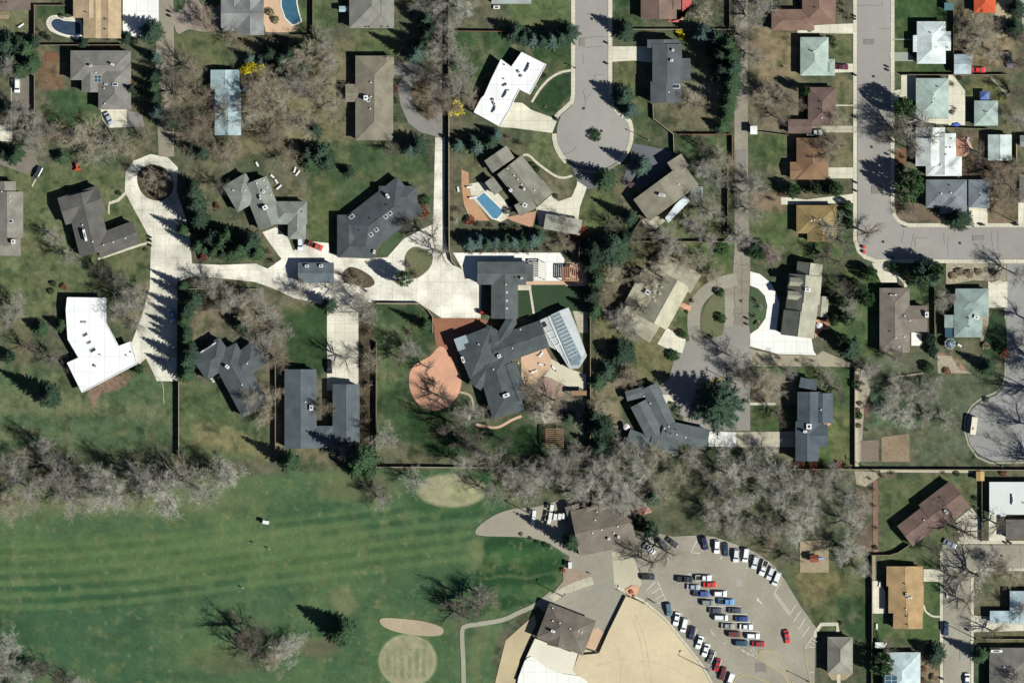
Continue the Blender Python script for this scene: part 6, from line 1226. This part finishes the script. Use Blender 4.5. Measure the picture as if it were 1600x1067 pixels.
for t in (  # conifers: x, y, radius, height, kind
 (12,68,16,36,'s'),(40,78,14,36,'g'),(50,98,13,34,'g'),(8,95,12,30,'s'),(238,50,14,44,'s'),(197,60,8,20,'d'),(244,92,8,36,'b'),(243,120,9,40,'s'),(240,138,8,40,'g'),(245,155,9,44,'s'),(246,176,11,46,'b'),(275,190,8,38,'g'),(318,240,10,50,'s'),(8,168,9,22,'d'),(25,242,12,36,'g'),(5,238,8,22,'d'),(98,246,10,18,'g'),(130,68,8,18,'d'),(52,65,9,24,'d'),
 (391,93,8,30,'b'),(422,84,11,44,'d'),(452,86,12,46,'s'),(470,76,11,44,'d'),(438,108,10,36,'d'),(476,98,9,34,'s'),(480,238,12,42,'d'),(512,252,11,36,'s'),(676,44,10,44,'d'),(660,72,10,46,'s'),(28,70,12,38,'d'),(30,112,11,34,'g'),(205,140,8,30,'d'),(262,196,8,40,'d'),(300,232,9,42,'d'),(439,92,11,34,'s'),(408,96,8,18,'b'),(665,30,12,46,'s'),(667,55,9,36,'s'),(650,85,11,64,'b'),(493,203,10,38,'s'),(500,243,16,40,'s'),(484,255,10,26,'g'),(654,228,13,48,'s'),(641,232,10,38,'b'),(716,226,9,28,'b'),(744,230,11,36,'b'),(768,222,12,38,'s'),(776,212,8,30,'b'),(738,217,8,26,'s'),
 (804,52,12,38,'s'),(818,58,11,34,'s'),(833,62,11,36,'b'),(848,63,11,36,'s'),(863,62,11,36,'b'),(876,60,11,36,'s'),(890,53,12,38,'s'),(977,50,13,46,'s'),(973,152,13,46,'s'),(984,173,10,40,'b'),(968,158,8,36,'d'),(1099,55,13,42,'b'),(1118,62,12,46,'s'),(1136,72,13,60,'g'),(1144,88,13,64,'g'),(1122,85,14,62,'d'),(1144,108,13,66,'s'),(1143,128,13,66,'g'),(1140,146,12,62,'g'),(1138,164,12,58,'g'),(1134,182,10,38,'g'),(1128,200,10,26,'g'),(1126,112,13,62,'d'),
 (1003,260,12,56,'b'),(946,281,12,52,'g'),(985,342,10,54,'s'),(1498,343,17,46,'d'),
 (302,306,13,74,'s'),(306,324,15,76,'s'),(312,343,14,70,'s'),(300,290,9,60,'d'),(311,385,9,46,'g'),(335,392,9,38,'g'),(362,393,9,42,'g'),(388,385,12,44,'s'),(402,395,10,36,'g'),(348,396,8,30,'d'),(322,388,8,30,'s'),(420,392,0,0,'s'),(304,470,12,60,'s'),(287,448,8,46,'g'),(292,487,10,56,'s'),(287,503,9,50,'g'),(291,520,10,56,'s'),(289,533,9,50,'g'),(568,716,20,92,'g'),(330,372,12,50,'s'),(345,380,13,56,'g'),(375,392,13,58,'g'),(392,378,14,56,'s'),(355,365,10,44,'g'),(286,360,9,44,'g'),(297,545,11,60,'s'),(296,565,13,62,'s'),(291,583,11,56,'g'),(378,505,10,38,'s'),(64,512,10,26,'g'),(96,508,9,26,'g'),
 (735,379,11,32,'b'),(749,376,11,32,'b'),(762,379,11,32,'s'),(776,378,11,32,'b'),(790,377,11,32,'s'),(804,378,11,32,'b'),(818,376,11,32,'s'),(832,376,11,32,'b'),(842,368,8,26,'s'),
 (970,555,20,36,'d'),(948,580,13,30,'s'),(934,597,11,24,'g'),(889,652,8,26,'s'),(942,668,20,58,'d'),(927,650,12,44,'d'),(936,698,12,40,'s'),(1122,633,28,86,'s'),(80,620,14,70,'s'),(455,722,11,66,'g'),(556,735,10,36,'g'),(578,736,10,36,'g'),(536,985,18,64,'g'),(515,478,10,56,'s'),(667,509,8,50,'g'),(545,268,7,22,'d'),
 (893,846,12,76,'g'),(1533,1022,11,50,'g'),(1461,1022,14,36,'s'),(1545,574,11,44,'g'),(1330,545,14,44,'s'),(955,388,22,50,'s'),(930,390,16,46,'d'),(968,398,12,36,'g'),(925,415,12,40,'d'),(930,440,12,38,'g'),(925,462,11,40,'d'),(930,485,11,38,'g'),(975,372,10,30,'d'),(1018,775,13,40,'s'),
 (1180,385,10,36,'d'),(1588,15,10,30,'d'),(1585,45,12,34,'s'),(1592,300,0,0,'s'),(1418,640,0,0,'s')):
    if t[2] > 0: con(*t)
for t in ((1412,170,18,54,'g'),(1420,292,24,58,'g'),(1445,428,24,46,'m'),(1462,425,14,40,'g'),(1430,420,12,34,'m'),(1238,300,12,30,'g'),(1307,296,12,30,'g'),(1275,296,9,24,'d'),(1258,142,8,38,'g'),(1360,430,13,30,'g'),(1355,468,12,30,'g'),(1325,498,11,26,'g'),(1316,472,10,34,'g'),(1302,502,9,28,'d'),(1316,532,11,40,'d'),(1346,452,10,34,'g'),(632,437,13,46,'g'),(1015,827,14,42,'m'),(1000,815,10,34,'d'),(1376,1036,17,40,'g'),(14,558,10,22,'m'),(218,576,7,14,'g'),(930,212,10,8,'d'),(1130,388,11,12,'g'),(1128,498,8,10,'g'),(1067,522,7,10,'g'),(1126,457,7,10,'g'),(1053,556,9,10,'g'),(1325,320,7,18,'g'),(1327,334,6,16,'d'),(1328,348,6,16,'g'),(1400,418,9,12,'g'),(1178,96,0,0,'g'),(475,1,0,0,'g'),
          (985,300,0,0,'d'),(1240,410,0,0,'d'),(1230,403,0,0,'d'),(1182,395,12,20,'g'),(666,313,8,8,'g'),(392,1008,12,20,'d'),(1337,600,8,10,'d'),(1342,650,6,8,'g'),(1451,575,8,14,'g'),(1454,530,9,16,'m'),(1458,548,9,14,'m')):
    if t[2] > 0: rnd_(*t)
for t in ((392,106,12,'y',17),(406,108,10,'y',15),(382,109,8,'y',13),(1062,50,6,'y'),(1065,57,5,'y'),(712,170,14,'y',18),(933,701,10,'l'),(920,700,7,'l'),(345,418,0,'r'),(662,333,8,'r'),(660,322,6,'r'),(205,131,7,'r'),(198,137,5,'r'),(908,362,12,'r'),(900,372,9,'r'),(1132,282,9,'p'),(1128,402,0,'p'),(1136,364,8,'p'),(985,288,9,'p'),(1200,408,0,'p'),
          (614,140,7,'r'),(616,157,6,'d'),(616,187,7,'g'),(422,20,7,'g'),(430,32,6,'g'),(845,124,5,'b'),(838,135,4,'w'),(848,118,5,'d'),(1152,300,7,'d'),(1081,470,3,'d'),(1073,487,3,'d'),(720,600,0,'d'),(763,652,4,'d'),(775,590,0,'d'),(870,603,0,'d'),(846,553,0,'d'),
          (1182,470,6,'b'),(1188,480,7,'w'),(1180,495,6,'b'),(1184,506,5,'o'),(1217,559,6,'b'),(1246,563,4,'b'),(1270,564,4,'b'),(1562,543,9,'d'),(1570,552,7,'r'),(1550,520,0,'g'),(1540,540,6,'o'),(1500,425,7,'o'),(1515,428,7,'o'),(1490,432,6,'o'),(1530,425,6,'o'),(1552,425,6,'d'),(1390,418,7,'g'),(1376,432,0,'g'),
          (1340,642,5,'d'),(1342,665,4,'d'),(1343,630,4,'d'),(1356,672,4,'b'),(1541,624,5,'d'),(330,350,0,'g'),(396,368,0,'g'),(83,443,5,'d'),(80,455,5,'d'),(100,448,5,'r'),(186,302,4,'d'),(228,390,3,'g'),(339,322,5,'r'),(372,358,4,'d'),(337,330,3,'b'),(68,55,5,'d'),(76,60,5,'d'),(62,48,5,'b'),(96,26,4,'d'),(130,65,6,'g'),(170,63,6,'b'),(123,67,5,'b'),(200,56,6,'g'),(210,66,7,'d'),
          (640,520,8,'b'),(572,455,6,'b'),(545,438,7,'g'),(566,440,8,'p'),(534,430,6,'b'),(650,430,9,'b'),(640,415,8,'p'),(678,600,13,'b'),(676,596,6,'b'),(795,637,0,'g'),(750,470,0,'g'),(795,215,7,'b'),(815,225,8,'b'),(833,190,0,'w'),(853,168,3,'w'),(905,255,0,'d'),(906,277,4,'d'),(868,307,4,'d'),(832,258,5,'g'),(838,265,5,'d'),(798,318,5,'g'),(792,325,4,'b'),(792,330,6,'d'),
          (1395,740,6,'b'),(1380,745,6,'b'),(1360,748,5,'b'),(1475,739,5,'b'),(1495,740,5,'d'),(1370,825,5,'b'),(1366,790,5,'b'),(1368,855,4,'d'),(1365,765,5,'b'),(1443,1045,5,'r'),(1441,1062,5,'r'),(1445,1030,4,'b'),(1460,1058,6,'o'),(1313,972,3,'d'),(1560,740,0,'r'),(1568,739,6,'r'),(1523,778,4,'d'),(1526,793,4,'w'),(990,930,3,'r'),(986,924,4,'r'),(880,890,4,'r'),(886,905,0,'d'),(814,834,3,'d'),(828,840,3,'d'),(838,846,3,'d'),(852,850,4,'d'),(862,854,5,'w'),
          (1002,797,8,'r'),(1010,790,6,'w'),(990,790,6,'b'),(1080,905,0,'d'),(1185,95,5,'b'),(1210,110,0,'b'),(1222,104,2,'d'),(1222,25,0,'r'),(1320,20,9,'b'),(1318,8,7,'b'),(1326,30,6,'b'),(1300,62,6,'d'),(1303,72,4,'d'),(1265,47,4,'d'),(1488,132,6,'b'),(1492,170,5,'b'),(1488,176,4,'d'),(1500,122,4,'d'),(1400,240,6,'b'),(1412,246,6,'b'),(1404,252,5,'b'),(1410,262,5,'d'),(1422,260,0,'b'),(1570,380,0,'g'),
          (1450,440,0,'g'),(1215,6,5,'d'),(1245,5,4,'d'),(1170,360,0,'r'),(575,520,9,'b'),(572,545,9,'b'),(570,575,8,'b'),(574,605,9,'b'),(572,630,8,'b'),(575,655,9,'b'),(578,600,7,'p'),(330,455,8,'b'),(345,452,8,'b'),(320,440,9,'b'),(362,448,8,'b'),(378,452,7,'b'),(300,440,7,'b'),(340,402,9,'b'),(318,402,7,'r'),(406,385,8,'b'),(422,395,8,'b'),(428,410,7,'b'),
          (735,395,7,'b'),(752,393,7,'b'),(770,393,7,'b'),(788,393,7,'b'),(806,393,7,'b'),(824,393,7,'b'),(842,390,7,'b'),(860,390,8,'b'),(895,385,8,'b'),(735,345,8,'r'),(750,352,8,'b'),(770,354,7,'b'),(790,356,7,'d'),(810,356,7,'b'),(717,330,8,'b'),(712,345,7,'w'),(1250,725,8,'r'),(1270,727,8,'r'),(1290,728,8,'b'),(1310,728,8,'r'),(1325,730,8,'b'),(1230,726,8,'b'),
          (1260,296,8,'d'),(1290,298,8,'d'),(1222,305,7,'b'),(1200,300,8,'b'),(1208,312,8,'b'),(1300,455,8,'b'),(1500,565,0,'d'),(1466,562,4,'w'),(1480,580,6,'r'),(1340,590,7,'b'),(1344,610,7,'b'),(1350,600,6,'w'),(875,650,7,'b'),(838,652,5,'g'),(1012,622,4,'r'),(1058,640,6,'g'),(1066,652,6,'b'),(1050,632,5,'g')):
    if t[2] > 0: shr(*t)
lump('boulder_pile', 'spread of pink rubble at the golf clubhouse right side', 'boulders', 1003, 797, 30, 12, .4, mat('pink_rubble', '#b58f7c', .9, .3, 2), 4)
# greenery planted in the vines, dead grass tufts left to the ground sheet
# ------------------------------------------------------------------ labels of the small repeated things: what, then where
def direction(dx, dy):
    a = math.degrees(math.atan2(dy, dx)) % 360
    return ['right of', 'below right of', 'below', 'below left of', 'left of', 'above left of', 'above', 'above right of'][int((a+22.5)//45) % 8]
_g = {}
for o, desc, x, y in AUTO:
    nm, lx, ly = min(LM, key=lambda t: (t[1]-x)**2+(t[2]-y)**2)
    d = math.hypot(x-lx, y-ly); dr = direction(x-lx, y-ly) if d > 6 else 'on'
    _g.setdefault((desc, dr, nm), []).append((d, o))
ORD = ['nearest', 'second nearest', 'third nearest', 'fourth nearest', 'fifth nearest', 'sixth nearest', 'seventh nearest', 'eighth nearest', 'ninth nearest', 'tenth nearest', 'eleventh nearest', 'twelfth nearest']
for (desc, dr, nm), L_ in _g.items():
    L_.sort(key=lambda t: t[0])
    for i, (d, o) in enumerate(L_):
        o['label'] = ('%s %s the %s' % (desc, dr, nm)) if len(L_) == 1 else ('%s %s %s the %s' % (ORD[i] if i < 12 else 'farther', desc, dr, nm))
